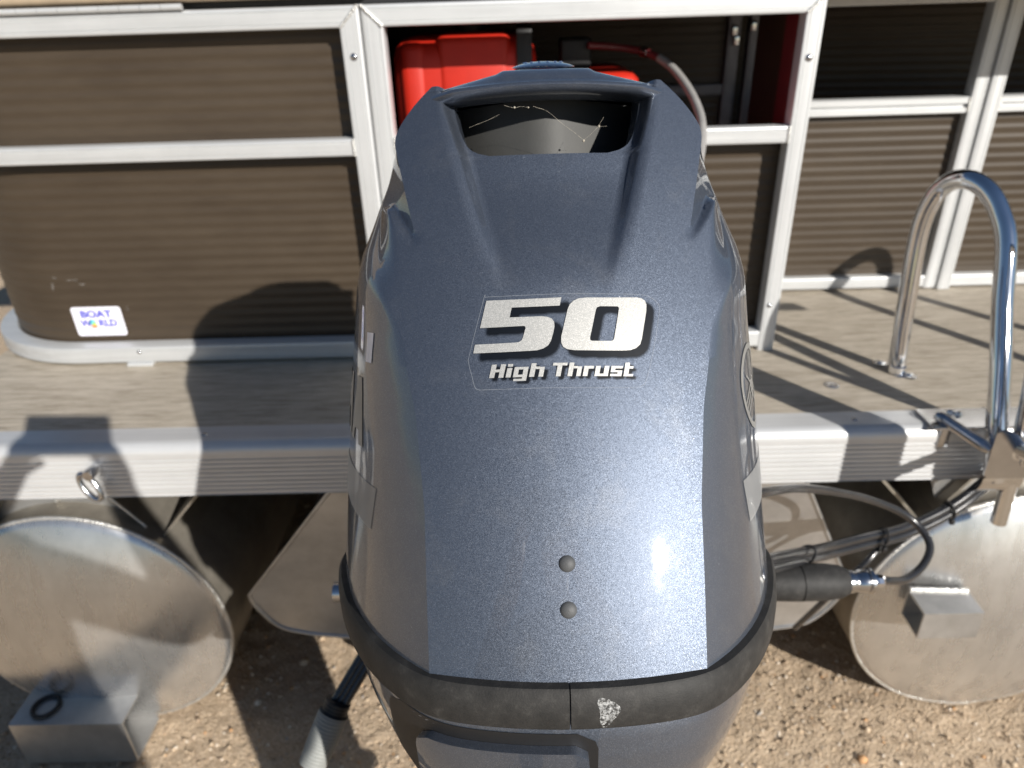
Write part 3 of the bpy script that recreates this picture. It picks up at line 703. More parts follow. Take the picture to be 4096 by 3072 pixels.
# rubber band
bprof = [(-.0165, -.004), (-.0155, .0035), (-.0120, .0062), (.000, .0072), (.0105, .0064), (.0140, .0040), (.0150, -.003)]
def band_rows():
    out = []; pts = [Vector((u, v, 0)) for u, v in base]; n = len(pts)
    ring = []
    for j in range(n+1):
        p = pts[j % n]; t = (pts[(j+1) % n]-pts[(j-1) % n]).normalized(); nn = Vector((t.y, -t.x, 0))
        if nn.dot(p-Vector((0, .1, 0))) < 0: nn = -nn
        ring.append((p, nn))
    for j, (p, nn) in enumerate(ring):
        q = p.copy()
        if j == 0: q.x += .0005
        if j == n: q.x -= .0005
        out.append([q+nn*b+Vector((0, 0, a-.0035)) for a, b in bprof])
    return out
br_ = band_rows(); bmb = MB().grid(br_); bmb.f.append(tuple(range(len(bprof)))); bmb.f.append(tuple(len(bmb.v)-len(bprof)+k for k in range(len(bprof))))
band = bmb.obj('rubber_band', M_RUBBER, motor, True, 35)
bbvh = BVHTree.FromPolygons([tuple(v) for v in bmb.v], [f for f in bmb.f if len(f) == 4])
def stick(tree, u, w_, off=.0004):
    hit = tree.ray_cast(Vector((u, -1, w_)), Vector((0, 1, 0)))
    if hit[0] is None: return None
    n = hit[1]; n = n if n.y < 0 else -n
    return hit[0]+n*off
# white scuff on the band
v = []; n = 22
for k in range(n):
    a = 2*math.pi*k/n; r_ = 1+.22*math.sin(3*a+1)+random.uniform(-.12, .12); v.append(stick(bbvh, .0245+.0068*r_*math.cos(a), -.0045+.0098*r_*math.sin(a), .0003))
cpt = stick(bbvh, .0245, -.0045, .0003)
mid = [(p+cpt)/2 for p in v]; mid = [stick(bbvh, p.x, p.z, .0003) for p in mid]
MB().grid([v, mid, [cpt+(p-cpt)*.01 for p in mid]], True).obj('scuff', M_SCUFF, band)
# rubber plugs
for w_ in (.0852, .0562):
    p = stick(bvh, .001, w_, 0); dv = .25+.9*w_; nn = Vector((0, -1, dv)).normalized()
    o = MB().lathe([(.0001, .0026), (.002, .00245), (.004, .0018), (.0055, .0006), (.0061, -.001)], p, nn, 24).obj('plug', M_PLUG, cowl, True)

# latch in the lower cowl
def conf(tree, u0, u1, w0, w1, off, nu=24, nw=14, r=0.):
    rws = []
    for k in range(nw+1):
        w_ = w0+(w1-w0)*k/nw; ins = 0
        if r:
            e = min(w_-w0, w1-w_)
            if e < r: ins = r-math.sqrt(max(0, r*r-(r-e)**2))
        rw = []
        for q in range(nu+1):
            u = u0+ins+(u1-u0-2*ins)*q/nu; p = stick(tree, u, w_, off) or stick(tree, u*.9, w_, off); rw.append(p)
        rws.append(rw)
    return rws
MB().grid(conf(lbvh, -.134, .0195, -.120, -.0275, .0006, r=.014)).obj('latch_recess', M_BLACK, lower, True)
lv_ = conf(lbvh, -.104, .0125, -.112, -.0375, .0075, r=.009); lb_ = conf(lbvh, -.1045, .0130, -.1125, -.0370, .0008, r=.009)
m = MB().grid(lv_)
ed = lambda g: g[0]+[r_[-1] for r_ in g[1:]]+g[-1][::-1][1:]+[r_[0] for r_ in g[::-1][1:-1]]
e1, e2 = ed(lv_), ed(lb_); mid = [(a*.78+b*.22)+(a-b)*.06 for a, b in zip(e1, e2)]
m.grid([e1, [a+(b-a)*.12 for a, b in zip(e1, e2)], e2], True)
m.obj('latch_lever', M_PAINT, lower, True, 50)

# ---- decals
FIVE = [(-0.0516, 0.2605), (0.0039, 0.2617), (0.0024, 0.2559), (-0.0329, 0.2552), (-0.0345, 0.2482), (-0.0112, 0.2486), (-0.0071, 0.2481), (-0.0038, 0.2468), (-0.0021, 0.2444), (-0.002, 0.2412), (-0.0031, 0.2365), (-0.0051, 0.2309), (-0.0071, 0.2281), (-0.0104, 0.2261), (-0.0149, 0.2249), (-0.0193, 0.2246), (-0.0616, 0.2231), (-0.0603, 0.2292), (-0.031, 0.2304), (-0.028, 0.2308), (-0.0261, 0.232), (-0.0251, 0.2341), (-0.0231, 0.2402), (-0.0231, 0.2415), (-0.0242, 0.242), (-0.0263, 0.242), (-0.0565, 0.2409)]
ZO = [(0.0224, 0.2611), (0.0598, 0.26), (0.0637, 0.2592), (0.0661, 0.2574), (0.067, 0.2546), (0.0665, 0.2499), (0.0615, 0.2302), (0.06, 0.2266), (0.0567, 0.2241), (0.0525, 0.2229), (0.0472, 0.2228), (0.0116, 0.2243), (0.0064, 0.2252), (0.0036, 0.2269), (0.0024, 0.23), (0.0026, 0.2339), (0.008, 0.2528), (0.0097, 0.2564), (0.0125, 0.259), (0.0163, 0.2606)]
ZI = [(0.0322, 0.2546), (0.0447, 0.2541), (0.0458, 0.2535), (0.046, 0.2522), (0.0411, 0.2317), (0.0403, 0.2303), (0.0386, 0.2298), (0.0248, 0.2304), (0.0236, 0.231), (0.0234, 0.2325), (0.0288, 0.2522), (0.0299, 0.254)]
FILM = [(-0.0508, 0.2636), (-0.0257, 0.2642), (0.0029, 0.2646), (0.0347, 0.2638), (0.0616, 0.2624), (0.0701, 0.2604), (0.0753, 0.2566), (0.0772, 0.2517), (0.0746, 0.2393), (0.0689, 0.2181), (0.063, 0.2015), (0.0598, 0.1982), (0.0544, 0.1972), (0.0162, 0.1985), (-0.0128, 0.199), (-0.0515, 0.198), (-0.0574, 0.1978), (-0.0608, 0.1995), (-0.063, 0.2072), (-0.0655, 0.2171), (-0.0644, 0.2235), (-0.0539, 0.2619), (-0.0527, 0.2632)]
LET = {'H': (.77, [(0, 0, .27, 1), (.27, .42, .5, .62), (.5, 0, .77, 1)]), 'i': (.27, [(0, 0, .27, .70), (0, .80, .27, 1)]),
       'g': (.75, [(0, 0, .25, .75), (.25, .57, .5, .75), (.25, 0, .5, .18), (.5, -.28, .75, .75), (.05, -.28, .5, -.12)]),
       'h': (.75, [(0, 0, .27, 1), (.27, .57, .5, .75), (.5, 0, .75, .72)]), 'T': (.82, [(0, .80, .82, 1), (.28, 0, .55, .80)]),
       'r': (.55, [(0, 0, .27, .75), (.27, .55, .55, .75)]), 'u': (.77, [(0, 0, .27, .75), (.27, 0, .5, .18), (.5, 0, .77, .75)]),
       's': (.66, [(0, .57, .66, .75), (0, .43, .25, .57), (0, .29, .66, .43), (.41, .17, .66, .29), (0, 0, .66, .17)]),
       't': (.55, [(0, 0, .27, 1), (.27, .57, .5, .75), (.27, 0, .55, .17)])}
def word_rects(txt, x0, x1):
    wd = 0; items = []
    for ch in txt: items.append((wd, ch)); wd += LET[ch][0]+.12
    sc_ = (x1-x0)/(wd-.12); out = []
    for off, ch in items:
        for a, b, c, d in LET[ch][1]: out.append([(x0+(off+a)*sc_, b), (x0+(off+c)*sc_, b), (x0+(off+c)*sc_, d), (x0+(off+a)*sc_, d)])
    return out
def ht(x, y):                                # text space -> cowl (u, w)
    t = (x+.0507)/.1049; return (x+.0022*y*1.0+.0005, .2060+.0020*t*(1-t)*2-.0013*t*t+.0092*y)
words = word_rects('High', -.0507, -.0120) + word_rects('Thrust', -.0065, .0525)
HT = [[ht(x, y) for x, y in r_] for r_ in words]
def decal(polys, holes, mat, name, off, parent):
    bm = bmesh.new()
    for pl in polys:
        bm.faces.new([bm.verts.new((x, 0, y)) for x, y in pl])
    bm.normal_update()
    if holes:                                # bridge ring to hole
        bm.free(); bm = bmesh.new(); o_, i_ = polys[0], holes[0]
        eo = [bm.verts.new((x, 0, y)) for x, y in o_]; ei = [bm.verts.new((x, 0, y)) for x, y in i_]
        es = [bm.edges.new((eo[k], eo[(k+1) % len(eo)])) for k in range(len(eo))]+[bm.edges.new((ei[k], ei[(k+1) % len(ei)])) for k in range(len(ei))]
        bmesh.ops.triangle_fill(bm, edges=es, use_beauty=True)
    bmesh.ops.triangulate(bm, faces=bm.faces)
    for _ in range(9):
        lg = [e for e in bm.edges if e.calc_length() > .0035]
        if not lg: break
        bmesh.ops.subdivide_edges(bm, edges=lg, cuts=1); bmesh.ops.triangulate(bm, faces=bm.faces)
    for v in bm.verts: v.co = stick(bvh, v.co.x, v.co.z, off)
    bmesh.ops.recalc_face_normals(bm, faces=bm.faces); s_ = sum((f.normal*f.calc_area() for f in bm.faces), Vector())
    if s_.y > 0: bmesh.ops.reverse_faces(bm, faces=bm.faces)
    me = bpy.data.meshes.new(name); bm.to_mesh(me); bm.free(); me.materials.append(mat); me.polygons.foreach_set('use_smooth', [True]*len(me.polygons))
    o = bpy.data.objects.new(name, me); col.objects.link(o); o.parent = parent; return o
decal([FIVE], None, M_SILVER, 'numeral_five', .0009, cowl); decal([ZO], [ZI], M_SILVER, 'numeral_zero', .0009, cowl); decal(HT, None, M_SILVER, 'decal_lettering', .0009, cowl)
# printed black drop shadow with soft edge
def inside(px, py, poly):
    r_ = np.zeros(px.shape, bool); n = len(poly)
    for k in range(n):
        (x1, y1), (x2, y2) = poly[k], poly[(k+1) % n]
        c = ((y1 > py) != (y2 > py)); xi = (x2-x1)*(py-y1)/((y2-y1) if y2 != y1 else 1e-12)+x1; r_ ^= c & (px < xi)
    return r_
def drop_shadow(polys, holes, du, dw, blur, gs, spread):
    U, Wg = np.meshgrid(np.arange(-.068, .080, gs), np.arange(.192, .266, gs)); mk = np.zeros(U.shape)
    for pl in polys: mk[inside(U-du, Wg-dw, pl)] = 1
    for pl in holes: mk[inside(U-du, Wg-dw, pl)] = 0
    for _ in range(spread):
        mk = np.maximum.reduce([mk, np.roll(mk, 1, 0), np.roll(mk, -1, 0), np.roll(mk, 1, 1), np.roll(mk, -1, 1)])
    for _ in range(blur): mk = (mk+np.roll(mk, 1, 0)+np.roll(mk, -1, 0)+np.roll(mk, 1, 1)+np.roll(mk, -1, 1))/5
    return U, Wg, mk
A1 = drop_shadow([FIVE, ZO], [ZI], .0050, -.0042, 6, .0006, 1); A2 = drop_shadow(HT, [], .0022, -.0016, 2, .0006, 0)
ink = np.maximum(A1[2], A2[2]); U, Wg = A1[0], A1[1]
keep = ink > .01; idx = -np.ones(ink.shape, int); vv = []; av = []
need = np.zeros_like(keep); need[:-1, :-1] = keep[:-1, :-1] | keep[1:, :-1] | keep[:-1, 1:] | keep[1:, 1:]; ff = []
def vi(a, b):
    if idx[a, b] < 0: idx[a, b] = len(vv); vv.append(stick(bvh, float(U[a, b]), float(Wg[a, b]), .0003)); av.append(float(min(1, ink[a, b]*1.05)))
    return int(idx[a, b])
for a, b in zip(*np.nonzero(need)): ff.append((vi(a, b), vi(a, b+1), vi(a+1, b+1), vi(a+1, b)))
dso = mesh_obj('decal_shadow', vv, ff, M_INK, cowl, True); at = dso.data.attributes.new('ink', 'FLOAT', 'POINT'); at.data.foreach_set('value', av)
# edge of the clear film
FC = cat([(x, 0, y) for x, y in FILM]+[(FILM[0][0], 0, FILM[0][1])], 5); cx_, cz_ = .005, .231
MB().grid([[stick(bvh, p.x, p.z, .00045) for p in FC], [stick(bvh, p.x+(cx_-p.x)*.006, p.z+(cz_-p.z)*.012, .00045) for p in FC]]).obj('film_edge', M_FILM, cowl)

# side graphics: cast along u onto the cowl flank
def side(v_, w_, sgn, off=.0006):
    hit = bvh.ray_cast(Vector((sgn*1.0, v_, w_)), Vector((-sgn, 0, 0)))
    if hit[0] is None: return None
    n = hit[1]; n = n if n.x*sgn > 0 else -n
    return hit[0]+n*off
def side_poly(poly, sgn, mat, name, off=.0006, sub=3):
    bm = bmesh.new(); bm.faces.new([bm.verts.new((0, a, b)) for a, b in poly]); bmesh.ops.triangulate(bm, faces=bm.faces)
    for _ in range(sub):
        lg = [e for e in bm.edges if e.calc_length() > .01]
        if lg: bmesh.ops.subdivide_edges(bm, edges=lg, cuts=1); bmesh.ops.triangulate(bm, faces=bm.faces)
    ok = True
    for v in bm.verts:
        p = side(v.co.y, v.co.z, sgn, off); v.co = p if p else v.co
    bmesh.ops.recalc_face_normals(bm, faces=bm.faces)
    me = bpy.data.meshes.new(name); bm.to_mesh(me); bm.free(); me.materials.append(mat); me.polygons.foreach_set('use_smooth', [True]*len(me.polygons))
    o = bpy.data.objects.new(name, me); col.objects.link(o); o.parent = cowl; return o
for sgn in (1, -1):
    g = [[side(v_, w_+.02*v_, sgn, .0007) for v_ in np.linspace(-.066, .27, 40)] for w_ in np.linspace(.086, .119, 8)]
    MB().grid(g).obj('side_stripe', M_STRIPE, cowl, True)
# roundel with three crossed forks on the starboard flank
cvv, cww, rr = -.003, .182, .036
for a_, b_, nm in ((1, .86, 'roundel'),):
    g = [[side(cvv+rr*q*math.cos(t), cww+rr*q*math.sin(t), 1) for t in np.linspace(0, 2*math.pi, 49)] for q in (a_, b_)]
    MB().grid(g).obj(nm, M_FLANK, cowl, True)
for k in range(3):
    t = math.pi/2+2*math.pi*k/3; d_ = Vector((math.cos(t), math.sin(t))); n_ = Vector((-d_.y, d_.x)); c_ = Vector((cvv, cww))
    for o_ in (-.0052, 0, .0052):
        a = c_+n_*o_+d_*(.004 if o_ else -.022); b = c_+n_*o_+d_*.0300; h_ = n_*.0011
        side_poly([tuple(a-h_), tuple(b-h_), tuple(b+h_), tuple(a+h_)], 1, M_FLANK, 'roundel_fork')
    a = c_-n_*.0063+d_*.004; b = c_+n_*.0063+d_*.004; h_ = d_*.0014; side_poly([tuple(a-h_), tuple(b-h_), tuple(b+h_), tuple(a+h_)], 1, M_FLANK, 'roundel_fork')
# block lettering along the port flank, the last letters near the stern
def flank_word(txt):
    G = {'Y': [[(0, 1), (.3, 1), (.5, .62), (.7, 1), (1, 1), (.64, .42), (.64, 0), (.36, 0), (.36, .42)]], 'A': [[(0, 0), (.34, 1), (.66, 1), (1, 0), (.72, 0), (.66, .2), (.34, .2), (.28, 0)]],
         'M': [[(0, 0), (0, 1), (.3, 1), (.5, .5), (.7, 1), (1, 1), (1, 0), (.75, 0), (.75, .55), (.58, .1), (.42, .1), (.25, .55), (.25, 0)]], 'H': [[(0, 0), (0, 1), (.28, 1), (.28, .6), (.72, .6), (.72, 1), (1, 1), (1, 0), (.72, 0), (.72, .4), (.28, .4), (.28, 0)]]}
    lw_, hh = .046, .056
    for k, ch in enumerate(txt):
        v1 = -.030+(len(txt)-1-k)*(lw_+.006)    # v of the right (aft) end of this letter
        for pl in G[ch]: side_poly([(v1+(1-x)*lw_, .142+y*hh) for x, y in pl], -1, M_FLANK, 'flank_lettering')
flank_word('YAMAHA')
side_poly([(-.032, .212), (-.020, .212), (-.018, .236), (-.030, .236)], -1, M_WHITE, 'registration_sticker')

# midsection, gearcase, propeller
def sect(w_, hu, v0, v1, n=20):
    vc, hv = (v0+v1)/2, (v1-v0)/2
    return [Vector((hu*abs(math.cos(a))**.8*(1 if math.cos(a) >= 0 else -1), vc+hv*math.sin(a), w_)) for a in [2*math.pi*k/n for k in range(n)]]
M_LEG = paint_mat('leg_paint', (.10, .12, .17), (.3, .33, .38))
MB().grid([sect(*q) for q in ((-.22, .13, -.13, .27), (-.30, .10, -.14, .25), (-.40, .08, -.14, .23), (-.55, .07, -.12, .21), (-.70, .055, -.10, .20), (-.76, .04, -.06, .19))], True).obj('midsection', M_LEG, motor, True)
MB().grid([sect(*q) for q in ((-.655, .012, -.14, .20), (-.650, .09, -.17, .22), (-.644, .092, -.172, .222), (-.639, .012, -.14, .20))], True).obj('cavitation_plate', M_LEG, motor, True, 40)
MB().lathe([(.001, -.16), (.03, -.15), (.048, -.10), (.054, 0), (.050, .12), (.035, .19), (.012, .235), (.001, .24)], (0, .06, -.80), (0, 1, 0), 24).obj('gearcase', M_LEG, motor, True)
m = MB(); m.grid([[Vector((-.008, .0, -.84)), Vector((.008, .0, -.84)), Vector((.008, .17, -.84)), Vector((-.008, .17, -.84))], [Vector((-.003, .04, -.98)), Vector((.003, .04, -.98)), Vector((.003, .13, -.98)), Vector((-.003, .13, -.98))]], True); m.f.append((4, 5, 6, 7)); m.obj('skeg', M_LEG, motor)
prop = MB().lathe([(.001, -.10), (.035, -.10), (.042, -.05), (.045, .0), (.045, .01)], (0, -.10, -.80), (0, 1, 0), 20).obj('propeller', M_BLACK, motor, True)
for k in range(3):
    g = []
    for r_ in np.linspace(.04, .17, 8):
        wd = .9*math.sin(math.pi*(.18+.72*(r_-.04)/.13)); g.append([Vector((r_*math.cos(a), -.12+.045*(t-.5)*2*-1*wd, -.80+r_*math.sin(a))) for t in np.linspace(0, 1, 6) for a in [2*math.pi*k/3+(t-.5)*wd*1.1]])
    MB().grid(g).obj('blade', M_BLACK, prop, True)
# clamp bracket and tilt tube to the transom
for s_ in (-1, 1):
    m = MB(); pr = [(.30, -.10), (.42, -.07), (.52, -.13), (.56, -.30), (.50, -.46), (.38, -.50), (.30, -.34)]
    m.grid([[Vector((s_*u, a, b)) for a, b in pr] for u in (.105, .135)], True); m.f += [tuple(range(7)), tuple(range(7, 14))]; m.obj('clamp_bracket', M_LEG, motor)
MB().tube([(-.34, .486, -.224), (.36, .486, -.224)], .017, 16).obj('tilt_tube', M_CHROMEB, motor, True)
MB().box(-.10, .10, .25, .46, -.40, -.12, .03).obj('swivel_housing', M_LEG, motor, True)
# boot, coupling and nut where the steering cable screws on
m = MB().lathe([(.012, .30), (.022, .335), (.0285, .365), (.0300, .40), (.0300, .408), (.0285, .4085), (.0285, .4105), (.0300, .411), (.0295, .45), (.026, .475), (.021, .486), (.012, .487)], (0, .486, -.224), (1, 0, 0), 28).obj('rubber_boot', M_RUBBER, motor, True, 50)
MB().lathe([(.010, .484), (.0185, .485), (.0190, .493), (.0172, .497), (.0172, .502), (.0190, .506), (.0190, .516), (.0165, .518), (.0215, .520), (.0215, .525), (.0165, .527), (.008, .528)], (0, .486, -.224), (1, 0, 0), 20).obj('coupling', M_CHROMEB, motor, True, 40)
MB().lathe([(.006, .527), (.0105, .528), (.0115, .534), (.0105, .542), (.007, .546)], (0, .486, -.224), (1, 0, 0), 8).obj('nut', M_CHROME, motor)
# ribbed grip hanging below on the port side
def w2l(p):
    q = Vector(p)-P0; return Vector((q.x, q.y*math.cos(TILT)-q.z*math.sin(TILT), q.y*math.sin(TILT)+q.z*math.cos(TILT)))
a, b = w2l((-.262, .645, .672)), w2l((-.296, .600, .606)); top = w2l((-.20, .70, .75))
for o_ in (-.008, 0, .008): MB().tube([top+Vector((o_, 0, 0)), a.lerp(b, .1)+Vector((o_, 0, 0))], .0065, 10).obj('grip_rod', M_CABLE, motor, True)
pts = [a.lerp(b, t) for t in np.linspace(-.05, 1, 64)]
rr_ = [(.0205 if i > 10 else .0175)*(1+.03*math.sin(i*1.9))*(1-.18*max(0, i/63-.5)) for i in range(64)]; rr_[-1] *= .6; rr_[-2] *= .85
MB().tube(pts[:12], rr_[:12], 20).obj('grip_collar', M_BLACK, motor, True, None); MB().tube(pts[11:], rr_[11:], 20).obj('ribbed_grip', M_GRIP, motor, True, None)

# ================================================================ FUEL TANK + HOSE
tank = empty('fuel_tank', (0, 1.765, 1.11)); tag(tank, 'red plastic fuel tank with a black strap inside the open stern compartment', 'fuel tank')
def rb(x0, x1, y0, y1, z0, z1, r, name, mat, par): return MB().box(x0, x1, y0, y1, z0, z1, r).obj(name, mat, par, True, 60)
rb(-.262, .045, -.135, .17, .003, .340, .045, 'tank_body', M_RED, tank)
rb(-.245, -.185, -.1385, .16, .02, .330, .02, 'tank_rib', M_RED, tank); rb(-.165, -.008, -.1395, .16, .02, .344, .02, 'tank_rib', M_RED, tank)
rb(-.05, .27, -.128, .17, .003, .262, .035, 'tank_shoulder', M_RED, tank)
rb(.003, .036, -.143, .165, .0, .352, .003, 'strap', M_BLACK, tank)
MB().lathe([(.001, .40), (.028, .40), (.032, .395), (.032, .37), (.036, .365), (.036, .345)], (-.10, .02, 0), (0, 0, 1), 24).obj('filler_cap', M_BLACK, tank, True, 40)
rb(.10, .17, -.03, .05, .26, .325, .008, 'pickup_fitting', M_BLACK, tank); rb(.168, .18, -.01, .02, .30, .315, .003, 'hose_barb', M_CHROMEB, tank)
hp = cat([(.16, 1.72, 1.42), (.235, 1.74, 1.412), (.289, 1.70, 1.402), (.326, 1.65, 1.381), (.348, 1.58, 1.350), (.357, 1.50, 1.317), (.352, 1.42, 1.285), (.32, 1.30, 1.235), (.24, 1.10, 1.15), (.15, .92, 1.06), (.10, .84, 1.0)], 8)
hose = MB().tube(hp[20:], .0085, 12).obj('fuel_hose', M_HOSE, None, True); tag(hose, 'thin grey fuel hose arching from the red tank towards the motor', 'hose')
h2 = MB().tube(hp[:22], .0075, 12).obj('hose_sleeve', M_MAROON, hose, True); MB().lathe([(.0075, 0), (.0105, .001), (.0105, .016), (.0075, .017)], hp[14], hp[15]-hp[14], 14).obj('hose_clamp', M_CHROME, hose, True)

# ================================================================ BOARDING LADDER
lad = empty('boarding_ladder', (.83, 1.2, DZ)); lo = Matrix.Translation((-.83, -1.2, -DZ)); tag(lad, 'chrome tube boarding ladder handrail folded up at the right of the stern', 'ladder')
def lp_(o): o.parent = lad; o.matrix_parent_inverse = lo; return o
HRP = [(.8035, 1.364, .782), (.8035, 1.387, .92), (.8065, 1.410, 1.072), (.814, 1.405, 1.142), (.826, 1.385, 1.178), (.842, 1.352, 1.190), (.860, 1.315, 1.176), (.8725, 1.283, 1.142), (.878, 1.252, 1.095), (.8725, 1.205, .995), (.866, 1.150, .892), (.859, 1.100, .786), (.868, 1.080, .70)]
hr = cat(HRP, 10)
lp_(MB().tube(hr, .0180, 24).obj('handrail', M_CHROME, None, True))
lp_(MB().tube([Vector((2.16-p.x, p.y, p.z)) for p in hr], .0170, 24).obj('handrail', M_CHROME, None, True))
hr2 = cat([(.905, 1.080, .60), (.898, 1.082, .72), (.885, 1.085, .86), (.870, 1.09, 1.00), (.868, 1.10, 1.10), (.89, 1.115, 1.16), (.94, 1.12, 1.17), (1.2, 1.12, 1.17)], 8)
lp_(MB().tube(hr2, .0140, 20).obj('step_frame', M_CHROME, None, True))
hr3 = cat([(.868, 1.066, .60), (.862, 1.070, .75), (.855, 1.074, .95), (.870, 1.085, 1.06), (.91, 1.09, 1.09), (1.2, 1.09, 1.09)], 8)
m = MB(); sq = [(.820, .80), (.818, 1.20), (.832, 1.235), (.868, 1.25), (.904, 1.235), (.918, 1.20), (.920, .80), (.905, .79), (.835, .79)]
m.grid([[Vector((x, y, z)) for x, z in sq] for y in (.845, .860)], True); m.f += [tuple(range(9)), tuple(range(9, 18))]; lp_(m.obj('shadow_board', M_CHROMEB))  # unseen board added to cast the wide shadow band on deck and beam
lp_(MB().tube([(.87, .86, .83), (.88, 1.0, .80), (.885, 1.066, .775)], .012, 12).obj('shadow_board_arm', M_CHROME, None, True))  # arm joining the added shadow caster to the ladder
pl = [(.832, .812), (.848, .818), (.874, .806), (.908, .778), (.913, .715), (.842, .715), (.834, .722)]
m = MB(); m.grid([[Vector((x, y, z)) for x, z in pl] for y in (1.064, 1.068)], True); m.f += [tuple(range(7)), tuple(range(7, 14))]; pt = lp_(m.obj('hinge_plate', M_CHROMEB))
g = [[Vector((x, 1.066+.020*(1-math.cos(a)), .7145-.040*math.sin(a))) for x in (.837, .912)] for a in np.linspace(0, 1.35, 9)]
sp(MB().grid(g+[[q+Vector((0, .003, .002)) for q in r_] for r_ in g[::-1]], False).obj('plate_lip', M_CHROME, None, True), pt)
sp(MB().lathe([(.001, .012), (.006, .011), (.0095, .007), (.011, .001), (.016, 0), (.016, -.003)], (.888, 1.064, .768), (0, -1, 0), 16).obj('bolt', M_CHROME, None, True), pt)
sp(MB().lathe([(.001, .012), (.006, .011), (.0095, .007), (.011, .001), (.014, 0)], (.905, 1.062, .752), (0, -1, 0), 16).obj('bolt', M_CHROME, None, True), pt)
bs = lp_(MB().box(.757, .96, 1.120, 1.192, DZ+.005, DZ+.010, .0015).obj('base_plate', M_CHROMEB))
for x, y in ((.815, 1.176), (.826, 1.168), (.92, 1.18)): sp(MB().lathe([(.001, .007), (.005, .006), (.007, .002), (.0075, 0)], (x, y, DZ+.010), (0, 0, 1), 14).obj('bolt', M_CHROME, None, True), bs)
d_ = Vector((.835, 1.072, .772))-Vector((.772, 1.150, .803))
m = MB(); m.tube([Vector((.772, 1.150, .803))+d_*t for t in np.linspace(0, 1, 12)], [.007]+[.0115]*10+[.009], 14); lp_(m.obj('support_rod', M_CHROMEB, None, True))
lp_(MB().box(.776, .797, 1.126, 1.150, .742, .784, .003).obj('stop_block', M_CHROMEB, None, True))
for (x, y, r_) in ((.789, 1.409, .015), (.822, 1.346, .017), (.806, 1.352, .014)):
    fl = lp_(MB().lathe([(.001, .006), (.004, .0055), (.006, .004), (.0065, .0025), (r_*.8, .0022), (r_, .0008), (r_, 0)], (x, y, DZ+.0004), (0, 0, 1), 20).obj('flange', M_CHROME, None, True))
fl = lp_(MB().lathe([(.015, 0), (.0185, .004), (.0185, .018), (.0165, .020)], (.8035, 1.364, DZ+.0005), (0, 0, 1), 24).obj('socket', M_CHROME, None, True))
dp = MB().lathe([(.001, .0016), (.004, .0016), (.005, .0006), (.009, .0008), (.0125, .0016), (.0145, .0008), (.015, 0)], (.647, 1.314, DZ+.0005), (0, 0, 1), 24).obj('deck_fitting', M_CHROME, None, True); bp(dp)

# ================================================================ CABLES
def cable(name, pts, r, mat, label, cat_='cable', n=8): 
    o = MB().tube(cat(pts, n), r, 14).obj(name, mat, None, True); tag(o, label, cat_); return o
BUN = [(.30, .74, .80), (.34, .78, .783), (.405, .85, .730), (.513, .95, .655), (.603, 1.0, .631), (.700, 1.04, .619), (.788, 1.07, .637), (.857, 1.1, .666), (.925, 1.15, .69), (1.0, 1.3, .70)]
off = Vector((.001, -.004, -.0145))
c1 = cable('control_cable', [Vector(p)+Vector((0, 0, .006)) for p in BUN], .0082, M_CABLE, 'upper black control cable of the bundle tied between motor and ladder')
c2 = cable('control_cable', [Vector(p)+off+Vector((0, 0, .006)) for p in BUN], .0086, M_CABLE, 'lower black control cable of the bundle tied between motor and ladder')
cp = cat(BUN, 8)
for k in (20, 36, 49):
    p = cp[k]+Vector((0, -.002, -.0012)); t = (cp[k+1]-cp[k-1]).normalized(); a = t.cross(Vector((0, 1, 0))).normalized(); b = t.cross(a)
    ring = [p+a*.0195*math.cos(q)+b*.0125*math.sin(q) for q in np.linspace(0, 2*math.pi, 25)]
    z_ = MB().tube(ring, .0022, 6); z_.box(p.x-.004, p.x+.004, p.y-.020, p.y-.012, p.z-.020, p.z-.010, .001)
    zo = z_.obj('cable_tie', M_BLACK, None, True); tag(zo, {20: 'black cable tie on the bundle nearest the motor', 36: 'black cable tie at the middle of the bundle by the looped cable', 49: 'black cable tie on the bundle nearest the ladder'}[k], 'cable tie', 'cable ties round the bundle')
E_ = P0+Vector((.546, .486*math.cos(TILT)-.224*math.sin(TILT), -.486*math.sin(TILT)-.224*math.cos(TILT)))
cable('steering_cable', [(.22, .70, .955), (.300, .74, .939), (.398, .85, .863), (.490, .92, .802), (.583, .97, .745), (.661, .98, .700), (.690, .95, .669), (.672, .92, .648), (.624, .885, .646), E_, E_-Vector((.02, 0, 0))], .0066, M_CABLE, 'black steering cable looping out from the motor and back to its coupling')
cable('thin_cable', [(.690, 1.035, .612), (.655, 1.02, .60), (.62, 1.0, .575), (.59, 1.0, .53), (.565, 1.02, .45), (.55, 1.06, .35)], .0060, M_CABLE, 'thin black cable dropping from the bundle behind the coupling')

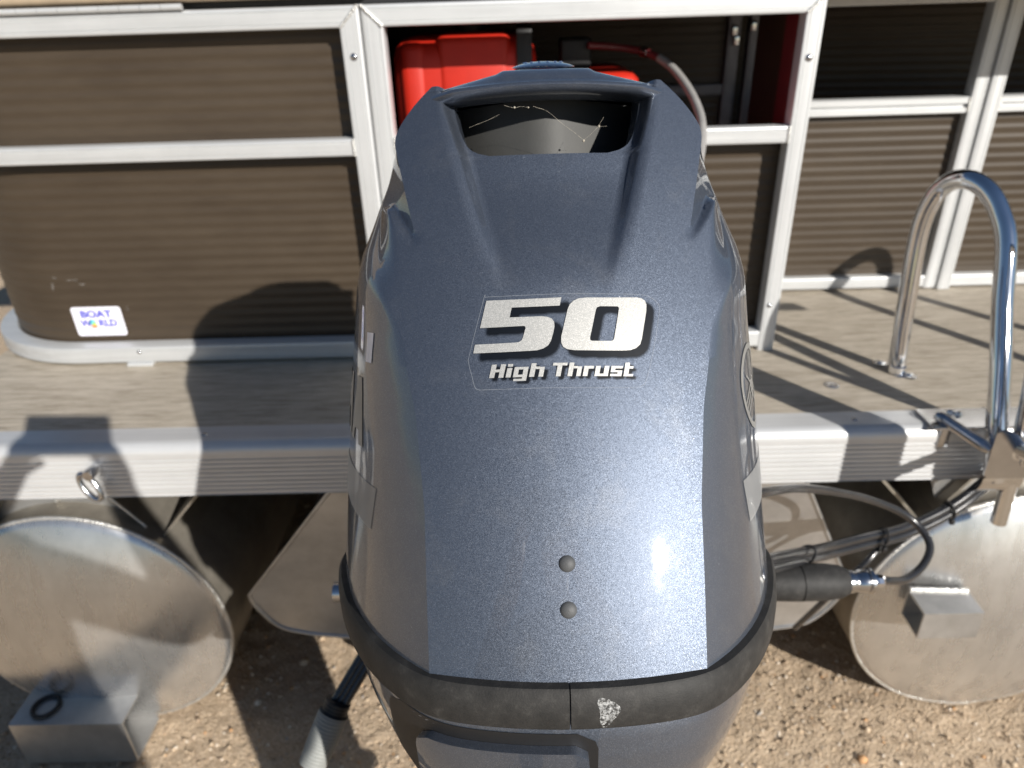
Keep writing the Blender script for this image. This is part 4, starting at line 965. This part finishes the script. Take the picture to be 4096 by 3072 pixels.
# ================================================================ PHOTOGRAPHER (behind the camera; casts the shadow on the port side)
def person():
    V = []; E = []; Rr = []
    def add(p, r, par=None):
        V.append(p); Rr.append(r); i = len(V)-1
        if par is not None: E.append((par, i))
        return i
    bx, by = .02, -.46
    pel = add((bx, by, .98), .155); wst = add((bx, by, 1.14), .145, pel); che = add((bx, by-.01, 1.34), .165, wst); upc = add((bx, by, 1.47), .12, che); nk = add((bx, by+.015, 1.555), .058, upc)
    hd1 = add((bx, by+.04, 1.635), .075, nk); hd2 = add((bx, by+.045, 1.70), .092, hd1); hd3 = add((bx, by+.03, 1.775), .080, hd2)
    add((bx, by+.135, 1.68), .014, hd2)
    for s in (-1, 1): add((bx+s*.088, by+.03, 1.69), .018, hd2)
    for s in (-1, 1):
        hip = add((bx+s*.10, by, .92), .10, pel); kn = add((bx+s*.13, by+.02, .50), .066, hip); an = add((bx+s*.14, by-.02, .09), .045, kn); add((bx+s*.15, by+.16, .04), .036, an)
        sh = add((bx+s*.185, by, 1.44), .072, upc); el = add((bx+s*.34, by+.15, 1.20), .062, sh); wr = add((-.015+s*.118, -.085, 1.425), .030, el); pm = add((-.015+s*.098, -.045, 1.470), .026, wr)
        for k, (dz, ln) in enumerate(((.034, .060), (.014, .066), (-.006, .062), (-.026, .050))):
            a_ = add((-.015+s*.088, -.032, 1.478+dz), .0095, pm); b_ = add((-.015+s*.079, -.012, 1.480+dz*1.05), .0085, a_); add((-.015+s*(.079-ln*.25), -.001, 1.481+dz*1.05), .0075, b_)
        t1 = add((-.015+s*.082, -.055, 1.478), .011, pm); t2 = add((-.015+s*.066, -.046, 1.496), .0095, t1); add((-.015+s*.050, -.032, 1.508), .008, t2)
    me = bpy.data.meshes.new('person'); me.from_pydata(V, E, []); o = bpy.data.objects.new('person', me); col.objects.link(o)
    bpy.context.view_layer.objects.active = o
    sk = o.modifiers.new('skin', 'SKIN'); sk.use_smooth_shade = True; ss = o.modifiers.new('sub', 'SUBSURF'); ss.levels = 2; ss.render_levels = 2
    if not me.skin_vertices: 
        with bpy.context.temp_override(object=o, active_object=o): bpy.ops.mesh.customdata_skin_add()
    for i, sv in enumerate(me.skin_vertices[0].data): sv.radius = (Rr[i], Rr[i]*(.68 if i in (pel, wst, che, upc) else 1)); sv.use_root = (i == pel)
    bpy.context.view_layer.update(); ev = o.evaluated_get(bpy.context.evaluated_depsgraph_get()); m2 = bpy.data.meshes.new_from_object(ev)
    o.modifiers.clear(); o.data = m2; m2.materials.clear()
    for mm in (M_SKIN, M_SHIRT, M_TROUSER, M_HAIR): m2.materials.append(mm)
    for p in m2.polygons:
        c = p.center; p.use_smooth = True
        p.material_index = 3 if (c.z > 1.72 and c.y < by+.10) or c.z > 1.79 else (0 if c.z > 1.53 or (c.y > -.13) else (1 if c.z > .97 else (2 if c.z > .11 else 3)))
    tag(o, 'person in dark shirt and trousers standing and holding a phone up with both hands', 'person')
person()
ph = empty('phone', CAM, cam.matrix_world.to_euler()); tag(ph, 'dark phone held up sideways in both hands by the person', 'phone')
MB().box(-.100, .070, -.030, .052, .010, .019, .003).obj('phone_body', M_BLACK, ph, True)
MB().box(-.020, .018, -.018, .020, .0065, .0098, .001).obj('camera_bump', M_BLACK, ph, True)
